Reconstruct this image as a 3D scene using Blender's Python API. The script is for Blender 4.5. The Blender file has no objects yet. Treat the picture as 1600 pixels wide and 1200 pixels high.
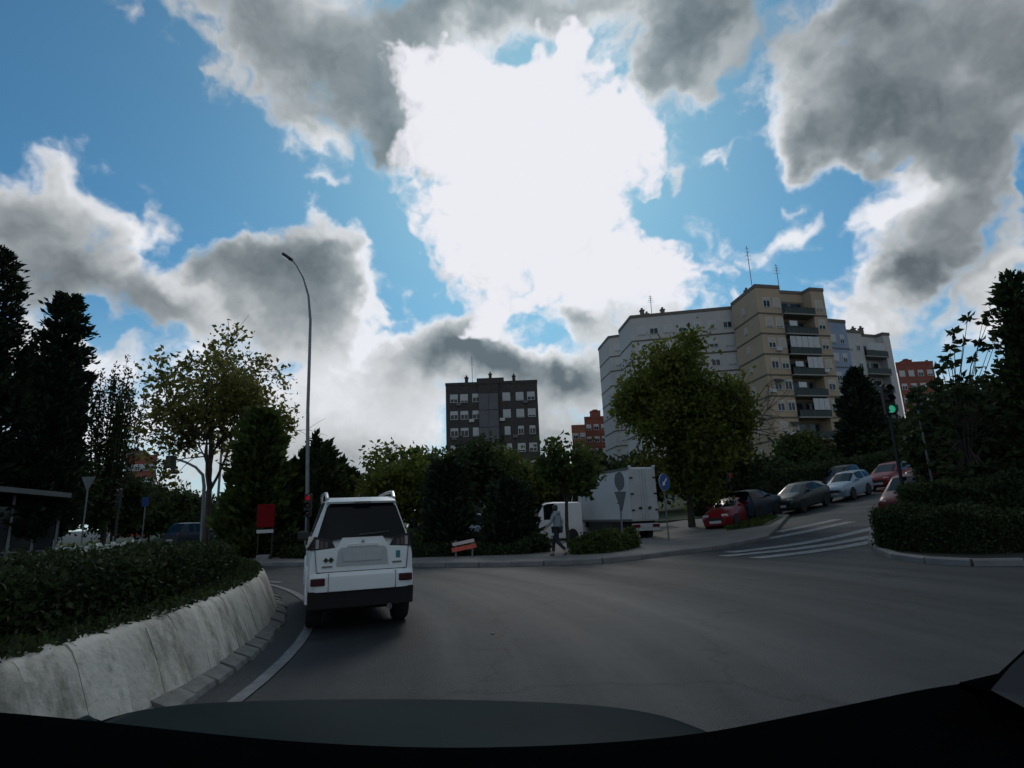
import bpy, bmesh, math, random
import numpy as np
from mathutils import Vector, Matrix, Euler
sc = bpy.context.scene
COL = sc.collection
random.seed(5)
# ------------------------------------------------------------------ camera
PITCH, ROLL, FPX, CAMH = math.radians(12.8), math.radians(2.2), 900.0, 1.36
_c, _s = math.cos(PITCH), math.sin(PITCH)
FWD = Vector((0, _c, _s)); _u0 = Vector((0, -_s, _c)); _r0 = Vector((1, 0, 0))
RT = _r0*math.cos(ROLL) - _u0*math.sin(ROLL); UP = _u0*math.cos(ROLL) + _r0*math.sin(ROLL)
_cd = bpy.data.cameras.new('camera'); cam = bpy.data.objects.new('camera', _cd); COL.objects.link(cam)
_cd.sensor_width = 36; _cd.lens = 36*FPX/1600; _cd.clip_start = .05; _cd.clip_end = 6000
_m = Matrix((RT, UP, -FWD)).transposed().to_4x4(); _m.translation = Vector((0, 0, CAMH)); cam.matrix_world = _m
sc.camera = cam
def ray(x, y):                      # direction of a pixel of the 1600x1200 photograph
    return (FWD*FPX + RT*(x-800) - UP*(y-600)).normalized()
# ------------------------------------------------------------------ exposure, sun, sky
sc.view_settings.view_transform = 'Standard'; sc.view_settings.look = 'None'
sc.view_settings.exposure = 0.0; sc.view_settings.gamma = 1.0
sc.render.engine = 'CYCLES'
sc.cycles.use_denoising = True
sc.cycles.max_bounces = 6; sc.cycles.transparent_max_bounces = 8
sc.cycles.use_adaptive_sampling = True; sc.cycles.adaptive_threshold = .015
SUN_DIR = ray(835, 235)
SUN_EL = math.asin(SUN_DIR.z); SUN_AZ = math.atan2(SUN_DIR.x, SUN_DIR.y)
_l = bpy.data.lights.new('sun', 'SUN'); _l.energy = 0.5; _l.angle = math.radians(14); _l.color = (1, .95, .88)
sun = bpy.data.objects.new('sun', _l); COL.objects.link(sun)
sun.rotation_euler = (-SUN_DIR).to_track_quat('-Z', 'Y').to_euler(); sun.location = (0, 0, 60)
world = bpy.data.worlds.new('World'); sc.world = world; world.use_nodes = True
SKYTINT = (.30, .71, .83)
def make_noise(seed):
    rs=np.random.RandomState(seed); L=rs.rand(64,64,64).astype(np.float32).ravel()
    def vn(P):
        F=np.floor(P); f=(P-F).astype(np.float32); I=F.astype(np.int32)&63; J=(I+1)&63
        f=f*f*f*(f*(f*6-15)+10)
        x0,x1=I[:,0]*4096,J[:,0]*4096; y0,y1=I[:,1]*64,J[:,1]*64; z0,z1=I[:,2],J[:,2]
        fx,fy,fz=f[:,0],f[:,1],f[:,2]
        def lz(a): 
            p=L[a+z0]; return p+(L[a+z1]-p)*fz
        a=lz(x0+y0); a+=(lz(x0+y1)-a)*fy; b=lz(x1+y0); b+=(lz(x1+y1)-b)*fy
        return a+(b-a)*fx
    return vn
NZ=make_noise(7)
def fbm(P,scale,oct,rough=.55,seed=0.0,billow=False):
    s=np.zeros(len(P),np.float32); a=1.0; t=0.0; Q=P*scale+seed
    for i in range(oct):
        n=NZ(Q)
        if billow: n=1-np.abs(2*n-1)
        s+=a*n; t+=a; a*=rough; Q=Q*2.03+11.7
    return s/t
def fbm3(P,scale,oct,seed): return np.stack([fbm(P,scale,oct,.6,seed+i*17.3) for i in range(3)],1)-.5
def blobs(V,lst):
    acc=np.zeros(len(V),np.float32)
    for (x,y,rx,ry,ang,w) in lst:
        c=np.array(ray(x,y)); r=np.array(ray(x+1,y))-c; k=np.linalg.norm(r); r/=k; ky=np.linalg.norm(np.array(ray(x,y+1))-c)
        u=np.cross(r,c); u/=np.linalg.norm(u); a=math.radians(ang)
        r2=(r*math.cos(a)+u*math.sin(a))/(rx*k); u2=(u*math.cos(a)-r*math.sin(a))/(ry*ky)
        e=(V@r2.astype(np.float32)-np.float32(c@r2))**2+(V@u2.astype(np.float32)-np.float32(c@u2))**2
        e+=np.maximum(0,-(V@c.astype(np.float32)))*50
        acc+=w*np.exp(-e)
    return acc
CL=[ # photo position x,y, half widths, angle, weight: the cumulus masses in view
 (125,215,38,60,20,.85),(90,280,70,45,30,.8),(20,320,70,40,0,.75),(200,335,70,45,-35,.95),(60,420,130,75,-5,1.3),(190,430,110,60,-25,1.25),(290,490,70,45,-40,1.1),(245,310,22,40,0,.5),(160,190,14,40,0,.5),
 (350,410,55,45,0,1.0),(440,440,85,75,-10,1.6),(520,440,48,70,0,1.2),(430,520,100,45,0,1.0),(500,380,50,30,0,.6),
 (510,50,120,70,0,1.1),(560,130,85,70,20,.95),(610,200,55,60,0,1.2),(460,190,50,55,0,.75),(420,100,60,80,0,.75),(500,250,28,20,0,.5),(400,20,50,40,0,.4),
 (690,15,150,38,0,1.25),(880,5,90,30,0,.9),(1050,50,95,90,0,1.7),(1090,110,50,55,20,.9),(1030,140,50,30,0,.6),
 (1300,60,120,60,0,1.0),(1450,60,150,90,0,1.4),(1570,130,90,110,0,1.4),(1270,205,70,55,0,1.1),(1380,190,120,70,0,1.4),(1490,250,90,55,0,1.1),(1225,110,60,80,0,.75),
 (1370,320,60,50,30,.85),(1440,350,80,55,0,1.1),(1430,420,95,50,20,1.0),(1350,440,50,40,10,.75),(1520,350,50,60,30,.7),(1585,330,20,60,0,.9),(1590,430,25,60,-15,.9),
 (690,540,90,45,0,1.9),(640,560,60,40,0,1.0),(770,562,65,36,0,1.5),(930,487,52,28,0,1.2),(885,592,85,34,0,1.6),(1030,482,90,22,0,.9),
 (1258,350,36,26,20,.85),(1200,395,80,22,20,.6),(1105,420,50,35,0,.6),(1340,520,80,35,35,.95),(1420,500,70,30,30,.8),(1560,520,80,35,40,.8),
 (100,560,200,25,5,.7),(180,590,160,30,0,.75),(520,610,190,55,0,.9),(60,680,300,60,0,.7),(400,690,300,60,0,.7),(800,660,260,50,0,.6),(1250,600,300,50,0,.6),(1200,720,900,70,3,.6),
 (360,285,40,24,0,.55),(262,258,26,34,0,.5),(270,5,80,22,0,.45),(320,78,10,10,0,.5),(485,268,25,8,0,.6),(1112,238,40,8,30,.75),(1095,262,25,8,30,.7),(1045,295,16,26,0,.7),(622,365,14,40,10,.75),(650,430,30,8,10,.6),(1240,295,30,10,0,.65),(1205,335,16,8,40,.5),(600,480,28,8,0,.6),(1110,175,20,20,0,.4),
 (250,130,170,90,0,-.9),(300,240,90,40,-20,-.4),(320,345,50,28,-45,-.9),(590,350,55,110,15,-1.1),(150,520,70,15,-8,-1.2),(1150,250,70,110,0,-1.1),(1240,270,60,40,0,-.5),
 (1500,440,16,70,-35,-.9),(1545,370,14,70,-30,-.6),(60,60,200,110,0,-.8),(1180,330,50,45,0,-.7),(820,530,50,16,0,-.7),(600,500,40,30,0,-.4),(1310,340,26,60,0,-.5),(420,250,80,30,0,-.5)]
BU=[(760,130,110,70,0,1.2),(850,220,160,110,0,1.3),(970,185,60,35,0,.7),(830,330,165,110,0,1.3),(880,430,150,55,0,1.0),(1020,430,120,42,-20,1.2),(1080,430,50,35,-30,.5),(710,90,60,35,0,.5),(880,60,55,40,0,.6),(800,480,110,30,0,.6),
 (1060,60,85,80,0,-1.8),(560,160,60,150,0,-1.0),(610,210,50,45,0,-.7),(720,5,140,35,0,-1.2),(630,400,60,80,20,-.9),(1110,290,60,80,0,-1.0),(1050,330,40,30,0,-.7),(930,487,60,18,0,-.9),(690,285,40,22,0,-.4),(780,540,200,30,0,-.5)]
WH=[(125,215,50,70,60,.35),(90,290,70,40,0,.25),(210,345,60,35,-30,.3),(295,450,22,100,40,.75),(240,400,30,80,40,.25),(1370,320,60,50,30,.65),(1345,410,35,50,0,.55),(1258,352,40,30,0,.8),(1440,290,70,25,10,.3),
 (565,450,14,80,0,.5),(460,372,80,12,0,.3),(1115,100,22,60,-30,.55),(1510,115,40,26,0,.35),(470,235,60,35,0,.3),(1590,400,30,120,0,.6),(1380,510,110,35,35,.5),(1550,520,90,40,35,.4),
 (1200,395,80,25,20,.45),(540,610,240,90,0,1.0),(850,520,350,60,0,.4),(180,590,260,45,0,.6),(100,680,400,80,0,.55),(1300,600,300,60,0,.35),(30,250,60,40,0,.2),(1000,465,160,50,0,.6),(770,640,260,50,0,.5),
 (440,460,90,60,0,-.14),(430,530,90,35,0,-.25),(110,450,140,40,-10,-.10),(690,545,85,42,0,-.75),(775,570,55,32,0,-.6),(1050,40,65,70,0,-.12),(1430,120,170,90,0,-.08),(1440,405,70,34,15,-.28),(885,592,70,32,0,-.7),(930,490,45,20,0,-.6),(612,200,36,44,0,-.12),(500,90,60,70,0,-.05)]
def smooth(v,a,b):
    t=np.clip((v-a)/(b-a),0,1); return t*t*(3-2*t)
def cloud_layer(V):
    """V: unit directions (N,3) -> cloud radiance (N,3), cover (N,)"""
    f32=np.float32; sun=np.array(SUN_DIR,f32); fw=np.array(FWD,f32)
    wq=fbm3(V,6,4,3.0)*.15
    wf=fbm3(V,20,4,31.0)*.055
    def dens(P,oct):
        W=P+wq+wf
        B=blobs(W,CL); out=(fbm(P,2.6,3,.5,90.)-.47)*6
        fr=smooth(P@fw,.50,.66); base=B*fr+out*(1-fr)
        f=fbm(W,8,oct,.62,5.)-.5; f2=fbm(W,9,4,.5,45.,True)-.5
        return base+f*3.5+f2*.6, base
    d0,s0=dens(V,8); st=sun[None]-V; st/=np.linalg.norm(st,axis=1,keepdims=True)+.15
    d1,_=dens(V+st*.045,5); d2,_=dens(V+st*.10,3)
    ca=V@sun
    alpha=smooth(d0,-.05,.92)
    thick=np.maximum(.5*s0+.5*d0-.3,0)
    occ=np.maximum(d1-.2,0)*.55+np.maximum(d2-.2,0)*.45     # cloud between here and the sun
    T=np.exp(-1.6*thick); S=np.exp(-1.5*occ)
    lum=.135+.25*T+.40*S*(.45+.55*T)+.5*np.exp(9*(ca-1))*T*S+.04*np.exp(5*(ca-1))
    lum+=blobs(V+wq*.7+wf,WH)*(.35+.65*S)
    lum+=.16*smooth(ca,.35,-.5)          # clouds opposite the sun, out of view, brightened to fill faces turned to camera
    lum=np.clip(lum+(fbm(V+wf,16,6,.62,70.)-.5)*.26*(1-.6*T),.12,1)
    ramp=[(0,(0,0,0)),(.12,(.105,.125,.142)),(.3,(.27,.30,.32)),(.6,(.58,.595,.61)),(1,(.84,.85,.90))]
    col=np.stack([np.interp(lum,[r[0] for r in ramp],[r[1][i] for r in ramp]) for i in range(3)],1)
    w=fbm3(V,7,5,55.)*.16+wf*.6
    b0=blobs(V+w,BU); bu=b0+(fbm(V+w,13,6,.6,66.)-.5)*2.6*smooth(b0,-.1,.3)-.25*smooth(b0,.2,0)
    ba=smooth(bu,-.02,.72)[:,None]; al=alpha[:,None]
    va=(.42*np.exp(22*(ca-1))+.20*np.exp(5*(ca-1)))[:,None]*(1-.75*al)      # pale aureole round the sun, mostly in the clear gaps
    veil=np.array((.40,.68,.80)); burst=np.array((.84,.84,.90))*(1-.16*smooth(fbm(V+w,16,5,.6,120.),.58,.75)*smooth(ca,.995,.96))[:,None]
    # cloud over clear sky, then the aureole, then the burning veil of thin cloud
    pc=col*al; A=al
    pc=pc*(1-va)+veil*va; A=1-(1-A)*(1-va)
    pc=pc*(1-ba)+burst*ba; A=1-(1-A)*(1-ba)
    return (pc/np.maximum(A,1e-4)).astype(f32), A[:,0].astype(f32)
def sky_image():
    """broken cumulus computed from noise: az/el chart of the whole upper sky, finer where the camera looks"""
    W, H = 4096, 1024
    def dirs(az, el):
        A, E = np.meshgrid(az, el); ce = np.cos(E)
        return np.stack([np.sin(A)*ce, np.cos(A)*ce, np.sin(E)], -1).reshape(-1, 3).astype(np.float32)
    buf = np.zeros((H, W, 4), np.float32)
    k = 4
    az = ((np.arange(W//k)+.5)/(W//k)-.5)*2*math.pi; el = (np.arange(H//k)+.5)/(H//k)*math.pi/2
    c, a = cloud_layer(dirs(az, el))
    lo = np.concatenate([c, a[:, None]], 1).reshape(H//k, W//k, 4)
    lo = np.repeat(lo, k, 0); lo = np.repeat(lo, k, 1)
    for ax in (0, 1):
        lo = (np.roll(lo, 2, ax)+np.roll(lo, 1, ax)+lo+np.roll(lo, -1, ax))/4 if ax == 1 else lo
    buf[:] = lo
    x0, x1 = int(W*(.5-52/360)), int(W*(.5+52/360)); y1 = int(H*56/90)
    az = ((np.arange(x0, x1)+.5)/W-.5)*2*math.pi; el = (np.arange(y1)+.5)/H*math.pi/2
    c, a = cloud_layer(dirs(az, el))
    buf[:y1, x0:x1] = np.concatenate([c, a[:, None]], 1).reshape(y1, x1-x0, 4)
    im = bpy.data.images.new('cloud_chart', W, H, alpha=True, float_buffer=True)
    im.colorspace_settings.name = 'Non-Color'; im.alpha_mode = 'CHANNEL_PACKED'
    im.pixels.foreach_set(buf.ravel()); im.update()
    return im
def build_world():
    nt = world.node_tree; nt.nodes.clear(); L = nt.links
    N = lambda t: nt.nodes.new(t)
    def M(op, a, b=0.0):
        n = N('ShaderNodeMath'); n.operation = op
        for i, v in enumerate((a, b)):
            if isinstance(v, bpy.types.NodeSocket): L.new(v, n.inputs[i])
            else: n.inputs[i].default_value = v
        return n.outputs[0]
    tc = N('ShaderNodeTexCoord'); sep = N('ShaderNodeSeparateXYZ'); L.new(tc.outputs['Generated'], sep.inputs[0])
    u = M('ADD', M('DIVIDE', M('ARCTAN2', sep.outputs[0], sep.outputs[1]), 2*math.pi), .5)
    v = M('DIVIDE', M('ARCSINE', M('MAXIMUM', sep.outputs[2], 0.001)), math.pi/2)
    cmb = N('ShaderNodeCombineXYZ'); L.new(u, cmb.inputs[0]); L.new(v, cmb.inputs[1])
    ti = N('ShaderNodeTexImage'); ti.image = sky_image(); ti.extension = 'EXTEND'; ti.interpolation = 'Cubic'; L.new(cmb.outputs[0], ti.inputs[0])
    sky = N('ShaderNodeTexSky'); sky.sky_type = 'NISHITA'; sky.sun_disc = False; sky.sun_elevation = SUN_EL; sky.sun_rotation = SUN_AZ
    sky.altitude = 650; sky.air_density = 1; sky.dust_density = .4; sky.ozone_density = 2
    def mix(f, a, b, blend='MIX'):
        n = N('ShaderNodeMix'); n.data_type = 'RGBA'; n.blend_type = blend
        for i, s in ((0, f), (6, a), (7, b)):
            if isinstance(s, bpy.types.NodeSocket): L.new(s, n.inputs[i])
            else: n.inputs[i].default_value = s if i == 0 else (*s, 1)
        return n.outputs[2]
    skyc = mix(1.0, sky.outputs[0], SKYTINT, 'MULTIPLY')
    hz = N('ShaderNodeMapRange'); hz.interpolation_type = 'SMOOTHSTEP'; L.new(sep.outputs[2], hz.inputs[0]); hz.inputs[1].default_value = .36; hz.inputs[2].default_value = 0
    skyc = mix(M('MULTIPLY', hz.outputs[0], .75), skyc, (5.6, 6.5, 6.9))
    sc10 = N('ShaderNodeVectorMath'); sc10.operation = 'SCALE'; sc10.inputs['Scale'].default_value = 10; L.new(ti.outputs[0], sc10.inputs[0])
    col = mix(ti.outputs[1], skyc, sc10.outputs[0])
    bg = N('ShaderNodeBackground'); bg.inputs[1].default_value = .1; L.new(col, bg.inputs[0])
    o = N('ShaderNodeOutputWorld'); L.new(bg.outputs[0], o.inputs[0])
build_world()
world.cycles.sampling_method = 'MANUAL'; world.cycles.sample_map_resolution = 512
# ------------------------------------------------------------------ helpers
PI = math.pi
def gz(x, y):                       # height of the ground: level at the roundabout, rising to the right
    s = (x-8)*.95 + (y-20)*.30 - .6
    z = .125*.5*(s + math.sqrt(s*s+7))
    return z if z < 9 else 9 + 3*math.tanh((z-9)/8)
def gp(px, py, dz=0.0):             # where a pixel's line of sight meets the ground
    d = ray(px, py); o = Vector((0, 0, CAMH)); t = .5
    while t < 400:
        p = o + d*t
        if p.z <= gz(p.x, p.y)+dz: break
        t += max(.02, t*.004)
    return p
def at(px, py, Y):                  # point of a pixel's line of sight at depth Y
    d = ray(px, py); return Vector((0, 0, CAMH)) + d*(Y/d.y)
def top_z(px, py, Y): return at(px, py, Y).z
def gx(px, py, Y):                  # ground point under a pixel column at depth Y
    p = at(px, py, Y); return Vector((p.x, p.y, gz(p.x, p.y)))
MATS = {}
def mat(name, col, rough=.6, metal=0., var=.12, scale=3., bump=0., bscale=40., col2=None, spec=.5, emit=None, coat=0., island=0., transl=0., detail=5, trans=0.):
    if name in MATS: return MATS[name]
    m = bpy.data.materials.new(name); m.use_nodes = True; nt = m.node_tree; L = nt.links; b = nt.nodes['Principled BSDF']
    b.inputs['Roughness'].default_value = rough; b.inputs['Metallic'].default_value = metal; b.inputs['Specular IOR Level'].default_value = spec
    b.inputs['Coat Weight'].default_value = coat; b.inputs['Coat Roughness'].default_value = .08
    tc = nt.nodes.new('ShaderNodeTexCoord'); src = tc.outputs['Object']
    n = nt.nodes.new('ShaderNodeTexNoise'); n.inputs['Scale'].default_value = scale; n.inputs['Detail'].default_value = detail; n.inputs['Roughness'].default_value = .6
    L.new(src, n.inputs['Vector'])
    cr = nt.nodes.new('ShaderNodeValToRGB'); cr.color_ramp.elements[0].position = .28; cr.color_ramp.elements[1].position = .72
    c2 = col2 if col2 else tuple(min(1, c*(1+var)) for c in col); c1 = col if col2 else tuple(c*(1-var) for c in col)
    cr.color_ramp.elements[0].color = (*c1, 1); cr.color_ramp.elements[1].color = (*c2, 1); L.new(n.outputs['Fac'], cr.inputs[0]); out = cr.outputs[0]
    if island:
        g = nt.nodes.new('ShaderNodeNewGeometry'); mr = nt.nodes.new('ShaderNodeMapRange'); mr.inputs[3].default_value = 1-island; mr.inputs[4].default_value = 1+island
        L.new(g.outputs['Random Per Island'], mr.inputs[0]); mx = nt.nodes.new('ShaderNodeVectorMath'); mx.operation = 'SCALE'
        L.new(out, mx.inputs[0]); L.new(mr.outputs[0], mx.inputs['Scale']); out = mx.outputs[0]
    L.new(out, b.inputs['Base Color'])
    if bump:
        n2 = nt.nodes.new('ShaderNodeTexNoise'); n2.inputs['Scale'].default_value = bscale; n2.inputs['Detail'].default_value = 6; L.new(src, n2.inputs['Vector'])
        bp = nt.nodes.new('ShaderNodeBump'); bp.inputs['Strength'].default_value = bump; bp.inputs['Distance'].default_value = .02; L.new(n2.outputs['Fac'], bp.inputs['Height']); L.new(bp.outputs[0], b.inputs['Normal'])
    if emit: b.inputs['Emission Color'].default_value = (*emit[:3], 1); b.inputs['Emission Strength'].default_value = emit[3]
    if trans: b.inputs['Transmission Weight'].default_value = trans
    if transl:
        tr = nt.nodes.new('ShaderNodeBsdfTranslucent'); mxs = nt.nodes.new('ShaderNodeMixShader'); mxs.inputs[0].default_value = transl
        L.new(out, tr.inputs[0]); L.new(b.outputs[0], mxs.inputs[1]); L.new(tr.outputs[0], mxs.inputs[2]); L.new(mxs.outputs[0], nt.nodes['Material Output'].inputs[0])
    MATS[name] = m; return m
class MB:
    def __init__(s): s.v = []; s.f = []
    def add(s, vs, fs, M=None):
        b = len(s.v); s.v += [tuple(M @ Vector(p)) if M is not None else tuple(p) for p in vs]; s.f += [tuple(i+b for i in f) for f in fs]; return s
    def box(s, x0, x1, y0, y1, z0, z1, M=None, bev=0.0):
        if bev:
            e = bev; rings = []
            for z, i in ((z0, e), (z0+e, 0), (z1-e, 0), (z1, e)):
                rings.append([(x0+i, y0+i+ (e if False else 0), z), (x1-i, y0+i, z), (x1-i, y1-i, z), (x0+i, y1-i, z)])
            return s.loft(rings, M=M)
        v = [(x, y, z) for z in (z0, z1) for (x, y) in ((x0, y0), (x1, y0), (x1, y1), (x0, y1))]
        return s.add(v, [(3, 2, 1, 0), (4, 5, 6, 7), (0, 1, 5, 4), (1, 2, 6, 5), (2, 3, 7, 6), (3, 0, 4, 7)], M)
    def loft(s, rings, cap=True, M=None, closed=True):
        n = len(rings[0]); v = [p for r in rings for p in r]; f = []
        for i in range(len(rings)-1):
            for j in range(n if closed else n-1):
                a = i*n+j; b = i*n+(j+1) % n; f.append((a, b, b+n, a+n))
        if cap and closed: f.append(tuple(range(n-1, -1, -1))); f.append(tuple((len(rings)-1)*n+j for j in range(n)))
        return s.add(v, f, M)
    def prism(s, poly, z0, z1, M=None):
        return s.loft([[(x, y, z0) for x, y in poly], [(x, y, z1) for x, y in poly]], M=M)
    def tube(s, pts, rad, n=8, M=None, cap=True):
        pts = [Vector(p) for p in pts]; rad = rad if isinstance(rad, (list, tuple)) else [rad]*len(pts); rings = []; ref = None
        for i, p in enumerate(pts):
            t = (pts[min(i+1, len(pts)-1)] - pts[max(i-1, 0)]).normalized()
            if ref is None: ref = Vector((1, 0, 0)) if abs(t.x) < .8 else Vector((0, 1, 0))
            a = (ref - t*ref.dot(t)).normalized(); ref = a; b = t.cross(a)
            rings.append([p + (a*math.cos(2*PI*j/n) + b*math.sin(2*PI*j/n))*rad[i] for j in range(n)])
        return s.loft(rings, cap, M)
    def lathe(s, prof, n=16, axis='Z', M=None):
        rings = []
        for r, h in prof:
            rg = []
            for j in range(n):
                c, q = r*math.cos(2*PI*j/n), r*math.sin(2*PI*j/n)
                rg.append({'Z': (c, q, h), 'X': (h, c, q), 'Y': (q, h, c)}[axis])
            rings.append(rg)
        return s.loft(rings, True, M)
    def mesh(s, name, m, smooth=None):
        me = bpy.data.meshes.new(name); me.from_pydata(s.v, [], s.f); me.update()
        if m: me.materials.append(m)
        if smooth is not None:
            me.shade_smooth(); me.set_sharp_from_angle(angle=math.radians(smooth))
        return me
    def build(s, name, m, parent=None, smooth=None, loc=None, rot=None):
        return put(name, s.mesh(name, m, smooth), parent, loc, rot)
def put(name, me, parent=None, loc=None, rot=None):
    o = bpy.data.objects.new(name, me); COL.objects.link(o)
    if parent is not None: o.parent = parent
    if loc is not None: o.location = loc
    if rot is not None: o.rotation_euler = rot if not isinstance(rot, (int, float)) else (0, 0, rot)
    return o
def thing(name, label, cat, loc=(0, 0, 0), rot=0.0, group=None):
    o = put(name, None, None, loc, rot); return tag(o, label, cat, group)
def tag(o, label, cat, group=None):
    o['label'] = label; o['category'] = cat
    if group: o['group'] = group
    return o
def struct(o): o['kind'] = 'structure'; return o
def stuff(o, label=None, cat=None):
    o['kind'] = 'stuff'
    if label: o['label'] = label; o['category'] = cat
    return o
def copy_tree(o, parent=None):
    c = o.copy(); COL.objects.link(c); c.parent = parent
    for ch in list(o.children): copy_tree(ch, c)
    return c
def clone(o, loc, rot, label, scale=None):
    c = copy_tree(o); c.location = loc; c.rotation_euler = rot if not isinstance(rot, (int, float)) else (0, 0, rot); c['label'] = label
    if scale: c.scale = scale if not isinstance(scale, (int, float)) else (scale,)*3
    return c
def drape(name, poly, h, m, cell=1.0, side=0.0, parent=None):
    """flat sheet over a polygon that follows the ground at height h, with a kerb face of depth side"""
    bm = bmesh.new(); vs = [bm.verts.new((x, y, 0)) for x, y in poly]; bm.faces.new(vs)
    xs = [p[0] for p in poly]; ys = [p[1] for p in poly]
    bmesh.ops.triangulate(bm, faces=bm.faces[:])
    for ax, lo, hi in ((0, min(xs), max(xs)), (1, min(ys), max(ys))):
        k = math.floor(lo/cell)+1
        while k*cell < hi:
            co = [0, 0, 0]; no = [0, 0, 0]; co[ax] = k*cell; no[ax] = 1
            bmesh.ops.bisect_plane(bm, geom=bm.verts[:]+bm.edges[:]+bm.faces[:], plane_co=co, plane_no=no); k += 1
    bmesh.ops.recalc_face_normals(bm, faces=bm.faces[:])
    for f in bm.faces:
        if f.normal.z < 0: f.normal_flip()
    if side:
        be = [e for e in bm.edges if e.is_boundary]
        r = bmesh.ops.extrude_edge_only(bm, edges=be); low = {g for g in r['geom'] if isinstance(g, bmesh.types.BMVert)}
    else: low = set()
    for v in bm.verts: v.co.z = gz(v.co.x, v.co.y) + (h-side if v in low else h)
    me = bpy.data.meshes.new(name); bm.to_mesh(me); bm.free(); me.materials.append(m)
    return put(name, me, parent)
# ------------------------------------------------------------------ materials
def asphalt():
    m = bpy.data.materials.new('asphalt'); m.use_nodes = True; nt = m.node_tree; L = nt.links; b = nt.nodes['Principled BSDF']; MATS['asphalt'] = m
    tc = nt.nodes.new('ShaderNodeTexCoord'); s = tc.outputs['Object']
    def noise(sc_, d=5, r=.6, vec=None):
        n = nt.nodes.new('ShaderNodeTexNoise'); n.inputs['Scale'].default_value = sc_; n.inputs['Detail'].default_value = d; n.inputs['Roughness'].default_value = r; L.new(vec or s, n.inputs['Vector']); return n.outputs['Fac']
    def M(op, a, c, e=0.0):
        n = nt.nodes.new('ShaderNodeMath'); n.operation = op
        for i, v in enumerate((a, c, e)):
            if isinstance(v, bpy.types.NodeSocket): L.new(v, n.inputs[i])
            else: n.inputs[i].default_value = v
        return n.outputs[0]
    # tracks follow the ring: noise stretched along the angle round the island
    sub = nt.nodes.new('ShaderNodeVectorMath'); sub.operation = 'SUBTRACT'; sub.inputs[1].default_value = (ISL[0], ISL[1], 0); L.new(s, sub.inputs[0])
    ln = nt.nodes.new('ShaderNodeVectorMath'); ln.operation = 'LENGTH'; L.new(sub.outputs[0], ln.inputs[0])
    sp = nt.nodes.new('ShaderNodeSeparateXYZ'); L.new(sub.outputs[0], sp.inputs[0]); an = M('ARCTAN2', sp.outputs[1], sp.outputs[0])
    cv = nt.nodes.new('ShaderNodeCombineXYZ'); L.new(ln.outputs['Value'], cv.inputs[0]); L.new(M('MULTIPLY', an, 1.3), cv.inputs[1])
    tr = noise(.9, 4, .6, cv.outputs[0]); big = noise(.16, 4); fine = noise(45, 4, .75); mid = noise(2.2, 5, .65)
    f = M('ADD', M('ADD', M('MULTIPLY', tr, .55), M('MULTIPLY', big, .4)), M('ADD', M('MULTIPLY', fine, .42), M('MULTIPLY', mid, .32)))
    cr = nt.nodes.new('ShaderNodeValToRGB'); e = cr.color_ramp.elements; e[0].position = .55; e[1].position = 1.0; e[0].color = (.0065, .0105, .0120, 1); e[1].color = (.042, .048, .050, 1)
    L.new(f, cr.inputs[0])
    # hairline cracks
    vo = nt.nodes.new('ShaderNodeTexVoronoi'); vo.feature = 'DISTANCE_TO_EDGE'; vo.inputs['Scale'].default_value = .33
    wv = nt.nodes.new('ShaderNodeVectorMath'); wv.operation = 'ADD'; nc = nt.nodes.new('ShaderNodeTexNoise'); nc.inputs['Scale'].default_value = 1.4; nc.inputs['Detail'].default_value = 6; L.new(s, nc.inputs['Vector']); L.new(s, wv.inputs[0]); L.new(nc.outputs['Color'], wv.inputs[1]); L.new(wv.outputs[0], vo.inputs['Vector'])
    ck = nt.nodes.new('ShaderNodeMapRange'); ck.inputs[1].default_value = .0; ck.inputs[2].default_value = .012; ck.inputs[3].default_value = .5; ck.inputs[4].default_value = 1; L.new(vo.outputs[0], ck.inputs[0])
    mx = nt.nodes.new('ShaderNodeVectorMath'); mx.operation = 'SCALE'; L.new(cr.outputs[0], mx.inputs[0]); L.new(ck.outputs[0], mx.inputs['Scale']); L.new(mx.outputs[0], b.inputs['Base Color'])
    L.new(M('MULTIPLY_ADD', tr, -.35, .80), b.inputs['Roughness']); b.inputs['Specular IOR Level'].default_value = .21
    bp = nt.nodes.new('ShaderNodeBump'); bp.inputs['Strength'].default_value = .9; bp.inputs['Distance'].default_value = .012; L.new(fine, bp.inputs['Height']); L.new(bp.outputs[0], b.inputs['Normal'])
    return m
ISL = (-18.2, 3.8); RI = 15.5
asphalt()
mat('pavement', (.16, .15, .135), .85, var=.2, scale=1.2, bump=.3, bscale=30)
mat('kerb_stone', (.17, .17, .165), .8, var=.25, scale=2.5, bump=.3, bscale=25)
mat('gutter_stone', (.13, .135, .125), .85, var=.4, scale=5, bump=.5, bscale=20)
mat('soil', (.016, .014, .009), .95, var=.4, scale=3, bump=.5, bscale=15)
mat('turf', (.035, .052, .018), .95, var=.4, scale=2, bump=.6, bscale=30)
mat('far_ground', (.05, .055, .035), .95, var=.4, scale=.08)
mat('road_paint', (.32, .33, .33), .7, var=.0, scale=7, col2=(.09, .095, .10), bump=.2, bscale=60)
mat('line_paint', (.19, .195, .20), .7, var=.0, scale=6, col2=(.09, .095, .10), bump=.2, bscale=60)
mat('worn_paint', (.075, .08, .082), .8, scale=6, col2=(.04, .045, .047))
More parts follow.
